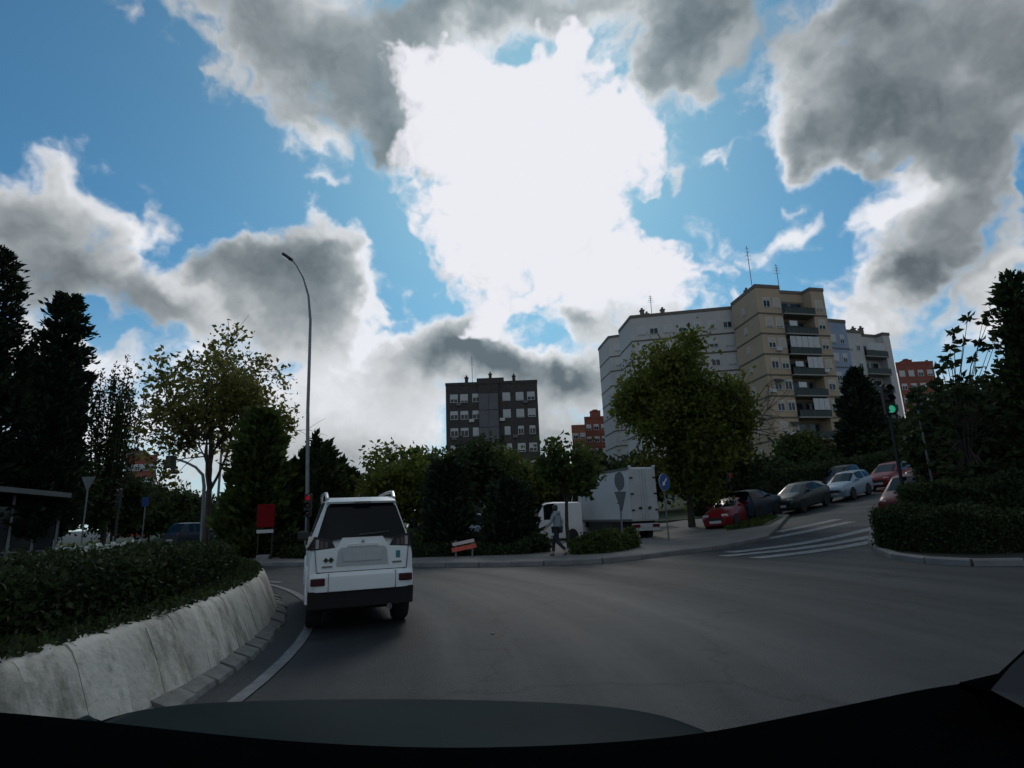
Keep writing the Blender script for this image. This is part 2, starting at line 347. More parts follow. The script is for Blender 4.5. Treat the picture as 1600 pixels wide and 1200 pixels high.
def concrete_kerb():
    m = mat('kerb_concrete', (.60, .57, .49), .85, scale=1.6, col2=(.46, .445, .39), bump=.6, bscale=18)
    nt = m.node_tree; L = nt.links; b = nt.nodes['Principled BSDF']; src = b.inputs['Base Color'].links[0].from_socket
    tc = nt.nodes.new('ShaderNodeTexCoord'); v = tc.outputs['Object']; oi = nt.nodes.new('ShaderNodeObjectInfo')
    ad = nt.nodes.new('ShaderNodeVectorMath'); ad.operation = 'ADD'; L.new(v, ad.inputs[0]); L.new(oi.outputs['Location'], ad.inputs[1])
    mp = nt.nodes.new('ShaderNodeMapping'); mp.inputs['Scale'].default_value = (1, 1, .35); L.new(ad.outputs[0], mp.inputs[0])
    n = nt.nodes.new('ShaderNodeTexNoise'); n.inputs['Scale'].default_value = 3.2; n.inputs['Detail'].default_value = 8; n.inputs['Roughness'].default_value = .7; L.new(mp.outputs[0], n.inputs[0])
    r = nt.nodes.new('ShaderNodeValToRGB'); r.color_ramp.elements[0].position = .36; r.color_ramp.elements[1].position = .52; r.color_ramp.elements[0].color = (.34, .35, .30, 1); r.color_ramp.elements[1].color = (1, 1, 1, 1); L.new(n.outputs[0], r.inputs[0])
    mx = nt.nodes.new('ShaderNodeMix'); mx.data_type = 'RGBA'; mx.blend_type = 'MULTIPLY'; mx.inputs[0].default_value = .85; L.new(src, mx.inputs[6]); L.new(r.outputs[0], mx.inputs[7])
    hs = nt.nodes.new('ShaderNodeVectorMath'); hs.operation = 'SCALE'; mr = nt.nodes.new('ShaderNodeMapRange'); mr.inputs[3].default_value = .8; mr.inputs[4].default_value = 1.1; L.new(oi.outputs['Random'], mr.inputs[0]); L.new(mr.outputs[0], hs.inputs['Scale']); L.new(mx.outputs[2], hs.inputs[0])
    L.new(hs.outputs[0], b.inputs['Base Color']); return m
concrete_kerb()
mat('glass_dark', (.004, .006, .009), .08, var=.1, spec=.25)
mat('window_glass', (.02, .026, .032), .08, var=.3, scale=.6, spec=.4)
mat('tyre', (.012, .012, .013), .85, var=.2, scale=20)
mat('rim', (.30, .31, .32), .35, .8, var=.1)
mat('black_plastic', (.014, .015, .016), .55, var=.2, scale=8)
mat('lamp_red', (.10, .006, .008), .15, var=.15, coat=.5)
mat('lamp_clear', (.55, .57, .58), .12, var=.1, coat=.5)
mat('plate', (.42, .43, .43), .5, var=.06, scale=12)
mat('steel_grey', (.17, .18, .185), .45, .5, var=.15, scale=5)
mat('galvanised', (.15, .16, .165), .5, .4, var=.2, scale=6)
mat('sign_back', (.11, .12, .125), .55, .3, var=.15, scale=7)
mat('bark', (.055, .045, .035), .95, var=.35, scale=6, bump=.8, bscale=25)
mat('bark_brown', (.13, .075, .04), .95, var=.35, scale=6, bump=.8, bscale=25)
# ------------------------------------------------------------------ ground
def build_ground():
    near = [k*1.0 for k in range(-60, 91)]; far = [100, 115, 135, 160, 200, 260, 350, 500, 900, 1800, 3500]
    xs = [-v for v in reversed(far)] + near + far; xs = sorted(set(xs)); ys = [-v for v in reversed(far) if v < 1000] + near + far; ys = sorted(set(ys))
    nx = len(xs); v = [(x, y, gz(x, y)) for y in ys for x in xs]
    f = [(j*nx+i, j*nx+i+1, (j+1)*nx+i+1, (j+1)*nx+i) for j in range(len(ys)-1) for i in range(nx-1)]
    me = bpy.data.meshes.new('road'); me.from_pydata(v, [], f); me.materials.append(MATS['asphalt']); me.shade_smooth()
    struct(put('road', me))
build_ground()
def arc(c, r, a0, a1, n): return [(c[0]+r*math.cos(math.radians(a0+(a1-a0)*i/n)), c[1]+r*math.sin(math.radians(a0+(a1-a0)*i/n))) for i in range(n+1)]
def g2(px, py): p = gp(px, py); return (p.x, p.y)
# --- pavement of the middle block
P_FRONT = [(-11.0, 24.2), g2(392, 884), g2(470, 885), g2(560, 886), g2(650, 886), g2(750, 886), g2(850, 884), g2(940, 880), g2(1000, 874), g2(1060, 866), g2(1110, 860), g2(1160, 851), g2(1200, 842), g2(1212, 832)]
P_BACK = [(12.6, 27.5), (12.2, 31.0), (9.0, 33.0), (8.3, 28.2), (5.2, 23.6), (1.5, 22.2), (-4.0, 23.2), (-8.5, 27.0), (-11.6, 31)]
struct(drape('pavement', P_FRONT+P_BACK, .12, MATS['pavement'], side=.3))
# kerb stones along its road edge
def kerb_run(name, pts, label, step=1.0, w=.16, h=.135, m='kerb_stone', seed=1):
    root = struct(put(name, None, None, (pts[0][0], pts[0][1], gz(*pts[0])))); root['label'] = label
    rnd = random.Random(seed); me = None
    L = 0; segs = []
    for a, b in zip(pts, pts[1:]): segs.append((Vector(a), Vector(b)))
    carry = 0
    for a, b in segs:
        d = (b-a); l = d.length; n = max(1, round(l/step)); u = d/n; ang = math.atan2(u.y, u.x); sx = u.length
        for i in range(n):
            p = a + u*(i+.5); z = gz(p.x, p.y); za = gz(*(a+u*i)); zb = gz(*(a+u*(i+1)))
            if me is None:
                mb = MB(); mb.loft([[(-.492, -w/2, -.2), (.492, -w/2, -.2), (.492, w/2, -.2), (-.492, w/2, -.2)], [(-.492, -w/2, h-.03), (.492, -w/2, h-.03), (.492, w/2, h), (-.492, w/2, h)], [(-.492, -w/2+.03, h), (.492, -w/2+.03, h), (.492, w/2, h+.001), (-.492, w/2, h+.001)]])
                me = mb.mesh('kerb_block', MATS[m])
            o = put('kerb_block', me, root, Vector((p.x, p.y, z+rnd.uniform(-.004, .006)))-root.location, (0, -math.asin(max(-.3, min(.3, (zb-za)/sx))), ang)); o.scale = (sx, 1, 1)
    return root
kerb_run('kerb', P_FRONT[1:-1], 'grey stone kerb along the far side of the roundabout')
# --- right-hand corner with the hedge
P_RIGHT = [g2(1600, 884), g2(1520, 885), g2(1450, 881), g2(1400, 874), g2(1372, 862), g2(1362, 850), g2(1364, 838), g2(1373, 822)]
P_RIGHT2 = [(24, 30.2), (44, 44), (60, 40), (60, 8), (22, 6), (14, 10.3)]
struct(drape('verge', P_RIGHT+P_RIGHT2, .115, MATS['soil'], side=.3))
kerb_run('kerb', list(reversed(P_RIGHT)), 'pale stone kerb round the dark hedge corner', seed=2)
# --- verge behind the parked cars up the street (foot of the flats)
struct(drape('verge', [(9.6, 33.5), (13.5, 32.6), (20.5, 37.5), (33, 46.5), (60, 66), (60, 130), (-6, 130), (-6, 60), (4, 40)], .1, MATS['turf'], cell=3, side=.25))
struct(drape('verge', [(-12.5, 33.5), (-9, 31), (-3, 36), (-7, 60), (-7, 130), (-60, 130), (-35, 80)], .1, MATS['turf'], cell=3, side=.25))
struct(drape('verge', [(-16.5, 28.8), (-22, 27), (-34, 22), (-60, 20), (-60, 110), (-46, 90), (-28, 48)], .1, MATS['turf'], cell=3, side=.25))
struct(drape('lawn', [(8.6, 24.6), (10.4, 24.6), (12.0, 26.8), (11.2, 28.0), (9.4, 26.6)], .145, MATS['turf'], side=.05))
# --- roundabout island
def island():
    def ring(r0, r1, z, m, name):
        n = 120; v = []; f = []
        for i in range(n):
            c, s = math.cos(2*PI*i/n), math.sin(2*PI*i/n); v += [(ISL[0]+q*c, ISL[1]+q*s, z+gz(ISL[0]+q*c, ISL[1]+q*s)) for q in (r0, r1)]
            j = (i+1) % n; f.append((2*i, 2*i+1, 2*j+1, 2*j))
        me = bpy.data.meshes.new(name); me.from_pydata(v, [], f); me.materials.append(m); return put(name, me)
    n = 96; top = [(ISL[0]+14.95*math.cos(2*PI*i/n), ISL[1]+14.95*math.sin(2*PI*i/n), .46) for i in range(n)]
    v = [(ISL[0], ISL[1], .75)]; f = []; R = [15.14, 13.5, 10, 5]; Z = [.645, .65, .68, .72]
    for r, z in zip(R, Z): v += [(ISL[0]+r*math.cos(2*PI*i/n), ISL[1]+r*math.sin(2*PI*i/n), z) for i in range(n)]
    for k in range(3): f += [(1+k*n+i, 1+k*n+(i+1) % n, 1+(k+1)*n+(i+1) % n, 1+(k+1)*n+i) for i in range(n)]
    f += [(0, 1+3*n+i, 1+3*n+(i+1) % n) for i in range(n)]
    me = bpy.data.meshes.new('island_soil'); me.from_pydata(v, [], f); me.materials.append(MATS['soil']); struct(put('island_soil', me))
    # sloping concrete blocks
    root = thing('island_kerb', 'high sloping concrete kerb blocks ringing the roundabout island', 'kerb', (*ISL, 0))
    gut = struct(put('gutter', None, None, (*ISL, 0)))
    N = 236; da = 2*PI/N; rnd = random.Random(3)
    prof = [(15.52, -.05), (15.50, .05), (15.42, .27), (15.33, .50), (15.28, .60), (15.235, .64), (15.12, .655), (15.12, -.05)]
    vars_ = []
    for q in range(4):
        rings = []
        for s in (-1, 0, 1):
            a = s*da*.4945; rr = []
            for k, (r, z) in enumerate(prof):
                jr = rnd.uniform(-.004, .004) if 0 < k < 6 else 0
                rr.append(((r+jr)*math.cos(a)-15.2, (r+jr)*math.sin(a), z+(jr if k < 6 else 0)))
            rings.append(rr)
        vars_.append(MB().loft(rings).mesh('kerb_block', MATS['kerb_concrete'], 40))
    gb = []
    for q in range(5):
        l = .105*RI*2*PI/N*1.0; e = rnd.uniform(.0, .035)
        gb.append(MB().loft([[(-.12, -.203, -.06), (.08+e, -.203, -.06), (.075+e*.5, .203, -.06), (-.12, .203, -.06)], [(-.12, -.203, .12+e*.4), (.045+e, -.203, .055), (.04+e*.5, .203, .05), (-.12, .203, .125-e*.4)]]).mesh('gutter_block', MATS['gutter_stone']))
    for i in range(N):
        a = i*da; o = put('kerb_block', vars_[rnd.randrange(4)], root, (15.2*math.cos(a), 15.2*math.sin(a), rnd.uniform(-.006, .006)), (rnd.uniform(-.006, .006), rnd.uniform(-.010, .010), a))
        aa = a+da*.5; r = 15.56+rnd.uniform(-.015, .02)
        put('gutter_block', gb[rnd.randrange(5)], gut, (r*math.cos(aa), r*math.sin(aa), rnd.uniform(-.008, .008)), (0, rnd.uniform(-.03, .02), aa+rnd.uniform(-.012, .012)))
    o = ring(15.93, 16.05, .012, MATS['line_paint'], 'edge_line'); struct(o)
island()
# --- zebra crossing and short lane marks
def zebra():
    root = struct(put('zebra_crossing', None, None, (10, 21, 0)))
    rows = [((1138, 864), (1372, 824), 7), ((1128, 870), (1366, 838), 7), ((1160, 848), (1330, 816), 5), ((1180, 873), (1368, 846), 5), ((1215, 832), (1310, 812), 4)]
    for (a, b, w) in rows:
        A = Vector(g2(*a)); B = Vector(g2(*b)); d = (B-A).normalized(); n = Vector((-d.y, d.x))*.24
        o = drape('stripe', [tuple(A-n), tuple(B-n), tuple(B+n), tuple(A+n)], .012, MATS['road_paint']); o.parent = root; o.matrix_parent_inverse = Matrix.Translation((-10, -21, 0))
zebra()
def dash(a, b, w, m='road_paint'):
    A = Vector(g2(*a)); B = Vector(g2(*b)); d = (B-A).normalized(); n = Vector((-d.y, d.x))*w/2
    struct(drape('lane_mark', [tuple(A-n), tuple(B-n), tuple(B+n), tuple(A+n)], .012, MATS[m], cell=.5))
dash((398, 908), (440, 911), .16)
def litter(px, py):
    p = gp(px, py)
for i, (x, y) in enumerate(((770, 991),)):
    p = gp(x, y); r = random.Random(i); b = MB(); 
    b.loft([[(math.cos(k*1.05)*s*(.7+.5*r.random()), math.sin(k*1.05)*s*(.6+.5*r.random()), z) for k in range(6)] for s, z in ((.02, .0), (.028, .008), (.012, .016))])
    tag(b.build('pebble', MATS['gutter_stone'], loc=p), ['dark pebble lying on the asphalt behind the white car', 'small pebble on the road near the zebra crossing', 'small pebble on the near road surface'][i], 'pebble', 'pebbles on the road')
# ------------------------------------------------------------------ buildings
mat('brick_dark', (.060, .052, .050), .9, var=.25, scale=1.5, bump=.3, bscale=12)
mat('panel_grey', (.13, .13, .14), .8, var=.12, scale=.8)
mat('render_beige', (.43, .325, .225), .9, var=.10, scale=.35, bump=.15, bscale=10)
mat('render_white', (.50, .475, .455), .9, var=.08, scale=.3, bump=.15, bscale=10)
mat('render_blue', (.27, .33, .43), .9, var=.1, scale=.4)
mat('brick_red', (.25, .075, .05), .9, var=.2, scale=.9, bump=.2, bscale=12)
mat('brick_orange', (.30, .12, .065), .9, var=.2, scale=.9, bump=.2, bscale=12)
mat('parapet_dark', (.16, .13, .11), .9, var=.15)
mat('course_dark', (.13, .11, .09), .9, var=.15)
mat('shutter_white', (.50, .50, .50), .6, var=.08, scale=2)
mat('shutter_beige', (.46, .40, .34), .7, var=.08, scale=2)
mat('frame_white', (.55, .55, .55), .5, var=.05)
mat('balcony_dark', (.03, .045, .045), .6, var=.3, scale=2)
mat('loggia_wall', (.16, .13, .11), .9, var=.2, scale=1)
mat('slab', (.30, .28, .25), .85, var=.15)
_wm = {}
def window_meshes(w, h, f, sh):
    k = (round(w, 2), round(h, 2), f, sh)
    if k not in _wm:
        t = .07; fr = MB()
        fr.box(-w/2-t, w/2+t, -.09, .02, -t, 0); fr.box(-w/2-t, w/2+t, -.06, .02, h, h+t); fr.box(-w/2-t, -w/2, -.06, .02, 0, h); fr.box(w/2, w/2+t, -.06, .02, 0, h); fr.box(-.03, .03, -.045, -.01, 0, h)
        p = MB().box(-w/2, w/2, -.012, .01, 0, h)
        s = None
        if f > 0:
            s = MB(); n = max(2, int(h*f/.14)); z0 = h*(1-f)
            for i in range(n): s.box(-w/2, w/2, -.05-.006*(i % 2), -.03, z0+h*f*i/n, z0+h*f*(i+1)/n)
            s = s.mesh('shutter', MATS[sh])
        _wm[k] = (fr.mesh('window', MATS['frame_white']), p.mesh('pane', MATS['window_glass']), s)
    return _wm[k]
class Building:
    def __init__(s, name, label, poly, z0, z1, wall, parapet='parapet_dark', group=None):
        s.poly = [Vector(p) for p in poly]; s.c = sum(s.poly, Vector((0, 0)))/len(poly); s.z0 = z0; s.z1 = z1
        s.root = thing(name, label, 'building', (s.c.x, s.c.y, z0), 0, group)
        rel = [(p-s.c) for p in s.poly]; H = z1-z0
        MB().prism([tuple(p) for p in rel], 0, H).build('wall', MATS[wall], s.root)
        # parapet cap a little proud of the wall
        cap = MB(); n = len(rel); pr = []
        for i in range(n):
            a, b, c = rel[i-1], rel[i], rel[(i+1) % n]; e1 = (b-a).normalized(); e2 = (c-b).normalized(); nn = Vector((e1.y, -e1.x))+Vector((e2.y, -e2.x)); pr.append(b+nn.normalized()*.10 if nn.length > .01 else b)
        cap.prism([tuple(p) for p in pr], H-.35, H+.12); cap.build('parapet', MATS[parapet], s.root)
        s.rel = rel
    def frame(s, i, t, z):              # matrix on edge i at fraction t, facing out (-Y local)
        a, b = s.rel[i], s.rel[(i+1) % len(s.rel)]; p = a+(b-a)*t; ang = math.atan2((b-a).y, (b-a).x)
        return Vector((p.x, p.y, z)), ang
    def length(s, i): return (s.rel[(i+1) % len(s.rel)]-s.rel[i]).length
    def window(s, i, t, z, w=1.3, h=1.35, f=.5, sh='shutter_white'):
        l, a = s.frame(i, t, z); me = window_meshes(w, h, f, sh); o = put('window', me[0], s.root, l, a); put('pane', me[1], o)
        if me[2]: put('shutter', me[2], o)
        return o
    def course(s, i, z, m='course_dark', t0=0., t1=1., h=.22, d=.05):
        a, b = s.rel[i], s.rel[(i+1) % len(s.rel)]; L = (b-a).length; l, an = s.frame(i, t0, z)
        MB().box(-.0, L*(t1-t0), -d, .02, 0, h).build('string_course', MATS[m], s.root, loc=l, rot=an)
    def chimney(s, x, y, w, h, m='brick_dark'):
        b = MB().box(-w/2, w/2, -w/2, w/2, 0, h).box(-w/2-.08, w/2+.08, -w/2-.08, w/2+.08, h, h+.15).box(-w/4, w/4, -w/4, w/4, h+.15, h+.5); b.build('chimney', MATS[m], s.root, loc=(x-s.c.x, y-s.c.y, s.z1-s.z0))
    def antenna(s, x, y, h):
        b = MB().tube([(0, 0, 0), (0, 0, h)], .05, 5)
        for k, z in enumerate((.72, .8, .88, .95)): b.tube([(-.5+.08*k, 0, h*z), (.5-.08*k, 0, h*z)], .025, 4)
        b.tube([(0, -.6, h*.84), (0, .6, h*.84)], .025, 4); b.build('antenna', MATS['steel_grey'], s.root, loc=(x-s.c.x, y-s.c.y, s.z1-s.z0))
def xy(px, py, Y): p = at(px, py, Y); return Vector((p.x, p.y))
# ---- dark brick block in the middle
def dark_block():
    Y = 95; A, B = xy(697, 660, Y), xy(842, 660, Y); zt = top_z(770, 597, Y); d = Vector((0, 12))
    W = (B-A).x; e = Vector((W, 0)); c0, c1 = .355, .575
    poly = [A, A+e*c0, A+e*c0+Vector((0, -.35)), A+e*c1+Vector((0, -.35)), A+e*c1, B, B+d, A+d]
    b = Building('apartment_block', 'dark brown brick apartment block with pale shutters and three chimneys', poly, 0, zt, 'brick_dark', 'brick_dark')
    fl = (zt-.4)/8.0; r = random.Random(4)
    cols = [(0, .25), (0, .56), (0, .95-.02), (4, .20), (4, .54), (4, .83)]
    for k in range(8):
        z = zt-1.35-fl*(k+1)+.95
        for i, t in cols:
            f = r.choice((.45, .6, .8, .95, .95)) if k not in (2,) else r.choice((.3, .95))
            w = 1.15 if not (k == 2 and i == 4) else .8
            tt = t if (i, t) != (0, .93) else .90
            b.window(i, tt, z, w, 1.3, f)
    # stairwell panels
    Lp = b.length(2)
    for k in range(7):
        l, a = b.frame(2, 0, zt-1.9-fl*(k+1))
        MB().box(.08, Lp*.5-.04, -.05, .02, 0, fl-.12).build('stair_panel', MATS['panel_grey'], b.root, loc=l, rot=a)
        MB().box(Lp*.5+.02, Lp-.08, -.07, .02, 0, fl-.12).build('stair_panel', MATS['panel_grey'], b.root, loc=l, rot=a)
    m = xy(766, 597, Y); MB().box(-2.3, 2.3, .0, 5, 0, .75).build('roof_housing', MATS['brick_dark'], b.root, loc=(m.x-b.c.x, m.y-.02-b.c.y, zt))
    for px in (729, 803): p = xy(px, 597, Y+2); b.chimney(p.x, p.y, .55, 1.3)
    p = xy(766, 590, Y+2.5); b.chimney(p.x, p.y, .5, 1.9)
    p = xy(738, 597, Y+3); b.antenna(p.x, p.y, 5.5)
    for i, t, k in ((0, .40, 0), (0, .78, 1), (4, .08, 1), (4, .40, 2), (0, .25, 2), (4, .68, 0), (0, .93, 3)):
        l, a = b.frame(i, t, zt-1.35-fl*(k+1)+.35); MB().box(-.42, .42, -.34, .02, 0, .52, bev=.03).build('air_conditioner', MATS['shutter_white' if k % 2 else 'panel_grey'], b.root, loc=l, rot=a)
    # low grey neighbour to its left
    A, B = xy(676, 720, Y-2), xy(696.3, 720, Y-2)
    n = Building('apartment_block', 'low grey brown block at the left foot of the dark tower', [A, B, B+Vector((0, 9)), A+Vector((0, 9))], 0, top_z(685, 717, Y-2), 'panel_grey', 'panel_grey')
    for k in range(3): n.window(0, .5, n.z1-1.9-2.8*k, .9, 1.2, .6)
dark_block()
# ---- beige tower and its wings
def flats():
    fl = 2.78; r = random.Random(9)
    # tower
    YB = 72; A, B, C = xy(1143, 480, 79), xy(1184, 480, YB), xy(1290, 480, 74.5)
    zt = top_z(1184, 445, YB); z0 = gz(B.x, B.y)-.6; e = C-B; n = Vector((e.y, -e.x)).normalized(); back = -n*14
    t0, t1 = .345, .80; dp = -n*1.5
    poly = [A, B, B+e*t0, B+e*t0+dp, B+e*t1+dp, B+e*t1, C, C+back, A+(C+back-B)*.4]
    t = Building('apartment_tower', 'beige rendered apartment tower with a column of dark balconies', poly, z0, zt, 'render_beige')
    H = zt-z0; nf = 9
    for k in range(nf):
        z = H-1.25-fl*(k+1)
        if z < .5: break
        zs = z+fl*1.0
        for i, a0, a1 in ((0, 0, 1), (1, 0, 1), (5, 0, 1)): t.course(i, z-.02, t0=a0, t1=a1)
        t.window(1, .38, z+1.0, .95, 1.25, r.choice((.5, .9, .95, .3)), 'shutter_beige'); t.window(1, .80, z+1.0, .95, 1.25, r.choice((.5, .9, .95, .2)), 'shutter_beige')
        t.window(5, .5, z+1.0, .95, 1.25, r.choice((.4, .9, .6)), 'shutter_beige')
        t.window(0, .45, z+1.1, .7, .9, .9, 'shutter_beige')
        # balcony
        Lb = t.length(3); l, a = t.frame(3, 0, z)
        bal = MB().box(.0, Lb, -1.95, -.0, .0, .16).build('balcony', MATS['slab'], t.root, loc=l, rot=a)
        rail = MB().box(.03, Lb-.03, -1.93, -1.88, .16, .95)
        for q in range(9): rail.box(.05+(Lb-.14)*q/8, .09+(Lb-.14)*q/8, -1.95, -1.93, .16, 1.0)
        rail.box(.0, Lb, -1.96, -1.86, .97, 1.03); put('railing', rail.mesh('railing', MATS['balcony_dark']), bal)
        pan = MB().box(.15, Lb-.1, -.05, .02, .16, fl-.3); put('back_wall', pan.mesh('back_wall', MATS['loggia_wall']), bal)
        for q in (.28, .72):
            dr = MB().box(Lb*q-.75, Lb*q+.75, -.09, -.04, .2, 2.2); put('balcony_door', dr.mesh('balcony_door', MATS['window_glass']), bal)
        if k in (2, 3, 5):
            x0, x1 = {2: (.05, .98), 3: (.5, .98), 5: (.48, .98)}[k]; g = MB(); np_ = 5 if k == 2 else 3
            for q in range(np_):
                g.box(Lb*(x0+(x1-x0)*q/np_)+.03, Lb*(x0+(x1-x0)*(q+1)/np_)-.03, -1.90, -1.84, 1.05 if k != 2 else .2, fl-.25)
            put('balcony_glazing', g.mesh('balcony_glazing', MATS['shutter_white']), bal)
        if k in (3, 4, 1):
            aw = MB().box(Lb*.12, Lb*.36, -1.86, -1.80, 1.2, 1.9); put('laundry', aw.mesh('laundry', MATS['frame_white']), bal)
    for i, tt, k in ((1, .60, 2), (1, .12, 4), (5, .2, 3), (5, .8, 5), (1, .60, 6)):
        l, a = t.frame(i, tt, H-1.25-fl*(k+1)+.5); MB().box(-.4, .4, -.32, .02, 0, .5, bev=.03).build('air_conditioner', MATS['shutter_white'], t.root, loc=l, rot=a)
    for tt, k in ((.38, 4), (.80, 6), (.38, 7)):
        l, a = t.frame(1, tt, H-1.25-fl*(k+1)+2.3); MB().loft([[(-.6, -.02, 0), (.6, -.02, 0), (.6, -.02, .05), (-.6, -.02, .05)], [(-.6, -.7, -.5), (.6, -.7, -.5), (.6, -.7, -.46), (-.6, -.7, -.46)]]).build('awning', MATS['balcony_dark'], t.root, loc=l, rot=a)
    p = xy(1174, 440, 76); t.antenna(p.x, p.y, 7.5); p = xy(1216, 440, 77); t.antenna(p.x, p.y, 5.0)
    for px in (1165, 1198): p = xy(px, 445, 75.5); t.chimney(p.x, p.y, .5, .5, 'parapet_dark')
    # white wing to the left
    A, B, C = xy(967, 520, 90), xy(987, 520, 83), xy(1150, 520, 80.5); zt = top_z(1060, 488, 82); z0 = gz(B.x, B.y)-.5
    w = Building('apartment_block', 'long white rendered wing behind the big green tree', [A, B, C, C+Vector((2, 12)), A+Vector((3, 9))], z0, zt, 'render_white')
    H = zt-z0
    for k in range(9):
        z = H-1.3-fl*(k+1)
        if z < 0: break
        for i in (0, 1): w.course(i, z, 'course_dark')
        for tt in (.10, .22, .36, .50, .64, .78, .93): w.window(1, tt, z+1.0, 1.1, 1.2, r.choice((.95, .95, .6, .3)))
    for px in (1003, 1035, 1010): p = xy(px, 486, 84); w.chimney(p.x, p.y, .55, 1.1 if px != 1010 else .5, 'parapet_dark')
    p = xy(1018, 486, 85); w.antenna(p.x, p.y, 4)
    # farther white block
    A, B, C = xy(936, 560, 112), xy(953, 560, 104), xy(975, 560, 103); zt = top_z(955, 526, 104); z0 = gz(B.x, B.y)-.5
    w = Building('apartment_block', 'narrow white block end showing left of the white wing', [A, B, C, C+Vector((2, 12)), A+Vector((3, 9))], z0, zt, 'render_white')
    for k in range(8):
        z = zt-z0-1.3-fl*(k+1)
        for i in (0, 1): w.course(i, z, 'course_dark')
        w.window(1, .6, z+1.0, 1.0, 1.2, .9)
    # blue link
    A, B = xy(1291, 560, 78.5), xy(1330, 560, 80); zt = top_z(1305, 497, 78.5); z0 = gz(A.x, A.y)-.5
    w = Building('apartment_block', 'narrow blue grey rendered stair tower right of the beige tower', [A, B, B+Vector((3, 9)), A+Vector((3, 9))], z0, zt, 'render_blue')
    for k in range(8):
        z = zt-z0-1.6-fl*(k+1); w.course(0, z, 'panel_grey'); w.window(0, .4, z+.9, .8, 1.2, r.choice((.9, .4))); w.window(0, .75, z+.9, .7, 1.2, .5)
    # white right wing
    A, B = xy(1322, 560, 84), xy(1396, 560, 87); zt = top_z(1350, 517, 85); z0 = gz(A.x, A.y)-.5
    e = B-A; n = Vector((e.y, -e.x)).normalized(); a0, a1 = .40, .86
    w = Building('apartment_block', 'white rendered right wing with dark balconies and bare end', [A, A+e*a0, A+e*a0-n*1.3, A+e*a1-n*1.3, A+e*a1, B, B-n*10, A-n*10], z0, zt, 'render_white')
    for k in range(8):
        z = zt-z0-1.3-fl*(k+1)
        if z < 0: break
        w.window(0, .30, z+1, .8, 1.2, .9); w.window(0, .72, z+1, .6, 1.0, .3)
        Lb = w.length(2); l, a = w.frame(2, 0, z)
        bal = MB().box(0, Lb, -1.7, 0, 0, .15).build('balcony', MATS['slab'], w.root, loc=l, rot=a)
        put('railing', MB().box(.03, Lb-.03, -1.68, -1.62, .15, 1.0).mesh('railing', MATS['balcony_dark']), bal)
        for q in (.3, .72): put('balcony_door', MB().box(Lb*q-.7, Lb*q+.7, -.06, -.02, .2, 2.2).mesh('balcony_door', MATS['window_glass']), bal)
        if k % 3 == 0: put('balcony_glazing', MB().box(Lb*.1, Lb*.9, -1.60, -1.55, 1.1, 2.3).mesh('balcony_glazing', MATS['shutter_white']), bal)
    for px in (1333, 1345): p = xy(px, 515, 87); w.chimney(p.x, p.y, .5, .9, 'parapet_dark')
flats()
def red_block(label, pts, Y, floors, cols, mt, steps=None, wt=1.0):
    A, B = xy(pts[0][0], pts[0][1], Y), xy(pts[1][0], pts[1][1], Y); zt = top_z(pts[0][0], pts[0][1], Y); z0 = gz(A.x, A.y)-.5
    b = Building('brick_block', label, [A, B, B+A.normalized()*10, A+A.normalized()*10], z0, zt, mt, mt); r = random.Random(int(Y))
    for k in range(floors):
        z = zt-z0-1.2-2.8*(k+1)
        if z < .3: break
        b.course(0, z, 'parapet_dark', h=.15)
        for c in range(cols): b.window(0, (c+.5)/cols, z+1, wt, 1.2, r.choice((.4, .7, .95)))
    return b
b = red_block('orange red brick block behind the small trees, lower step', [(893, 665), (915, 665)], 128, 9, 2, 'brick_orange')
b = red_block('taller red brick block beside the far white block', [(913, 652), (948, 652)], 132, 9, 3, 'brick_red')
p = xy(930, 650, 134); b.chimney(p.x, p.y, 2.2, 1.5, 'brick_red')
b = red_block('red brick block with white windows beyond the right wing', [(1399, 567), (1457, 566)], 118, 10, 4, 'brick_red')
p = xy(1415, 565, 122); b.chimney(p.x, p.y, 1.6, 1.2, 'brick_red'); p = xy(1448, 565, 122); b.chimney(p.x, p.y, .8, .8, 'brick_red')
b = red_block('distant red brick block above the left avenue trees', [(196, 713), (246, 715)], 118, 5, 6, 'brick_red', wt=.9)
p = xy(212, 713, 121); b.chimney(p.x, p.y, 3.2, 1.1, 'parapet_dark')
# ------------------------------------------------------------------ vegetation
mat('leaf_dark', (.026, .040, .016), .75, scale=.5, col2=(.044, .064, .022), island=.5, transl=.35, spec=.2)
mat('leaf_mid', (.045, .070, .018), .7, scale=.5, col2=(.080, .108, .026), island=.45, transl=.45, spec=.25)
mat('leaf_light', (.075, .10, .020), .7, scale=.4, col2=(.16, .18, .032), island=.4, transl=.55, spec=.25)
mat('leaf_ash', (.13, .14, .035), .7, scale=.5, col2=(.22, .20, .055), island=.5, transl=.55, spec=.25)
mat('leaf_pine', (.014, .024, .014), .8, scale=.6, col2=(.024, .038, .018), island=.5, transl=.12, spec=.2)
mat('leaf_hedge', (.016, .028, .009), .75, scale=.8, col2=(.034, .050, .014), island=.5, transl=.2, spec=.25)
mat('hedge_core', (.012, .018, .008), .95, var=.3, scale=4)
mat('petal_white', (.6, .6, .58), .7, island=.2)
NPR = np.random.RandomState(11)
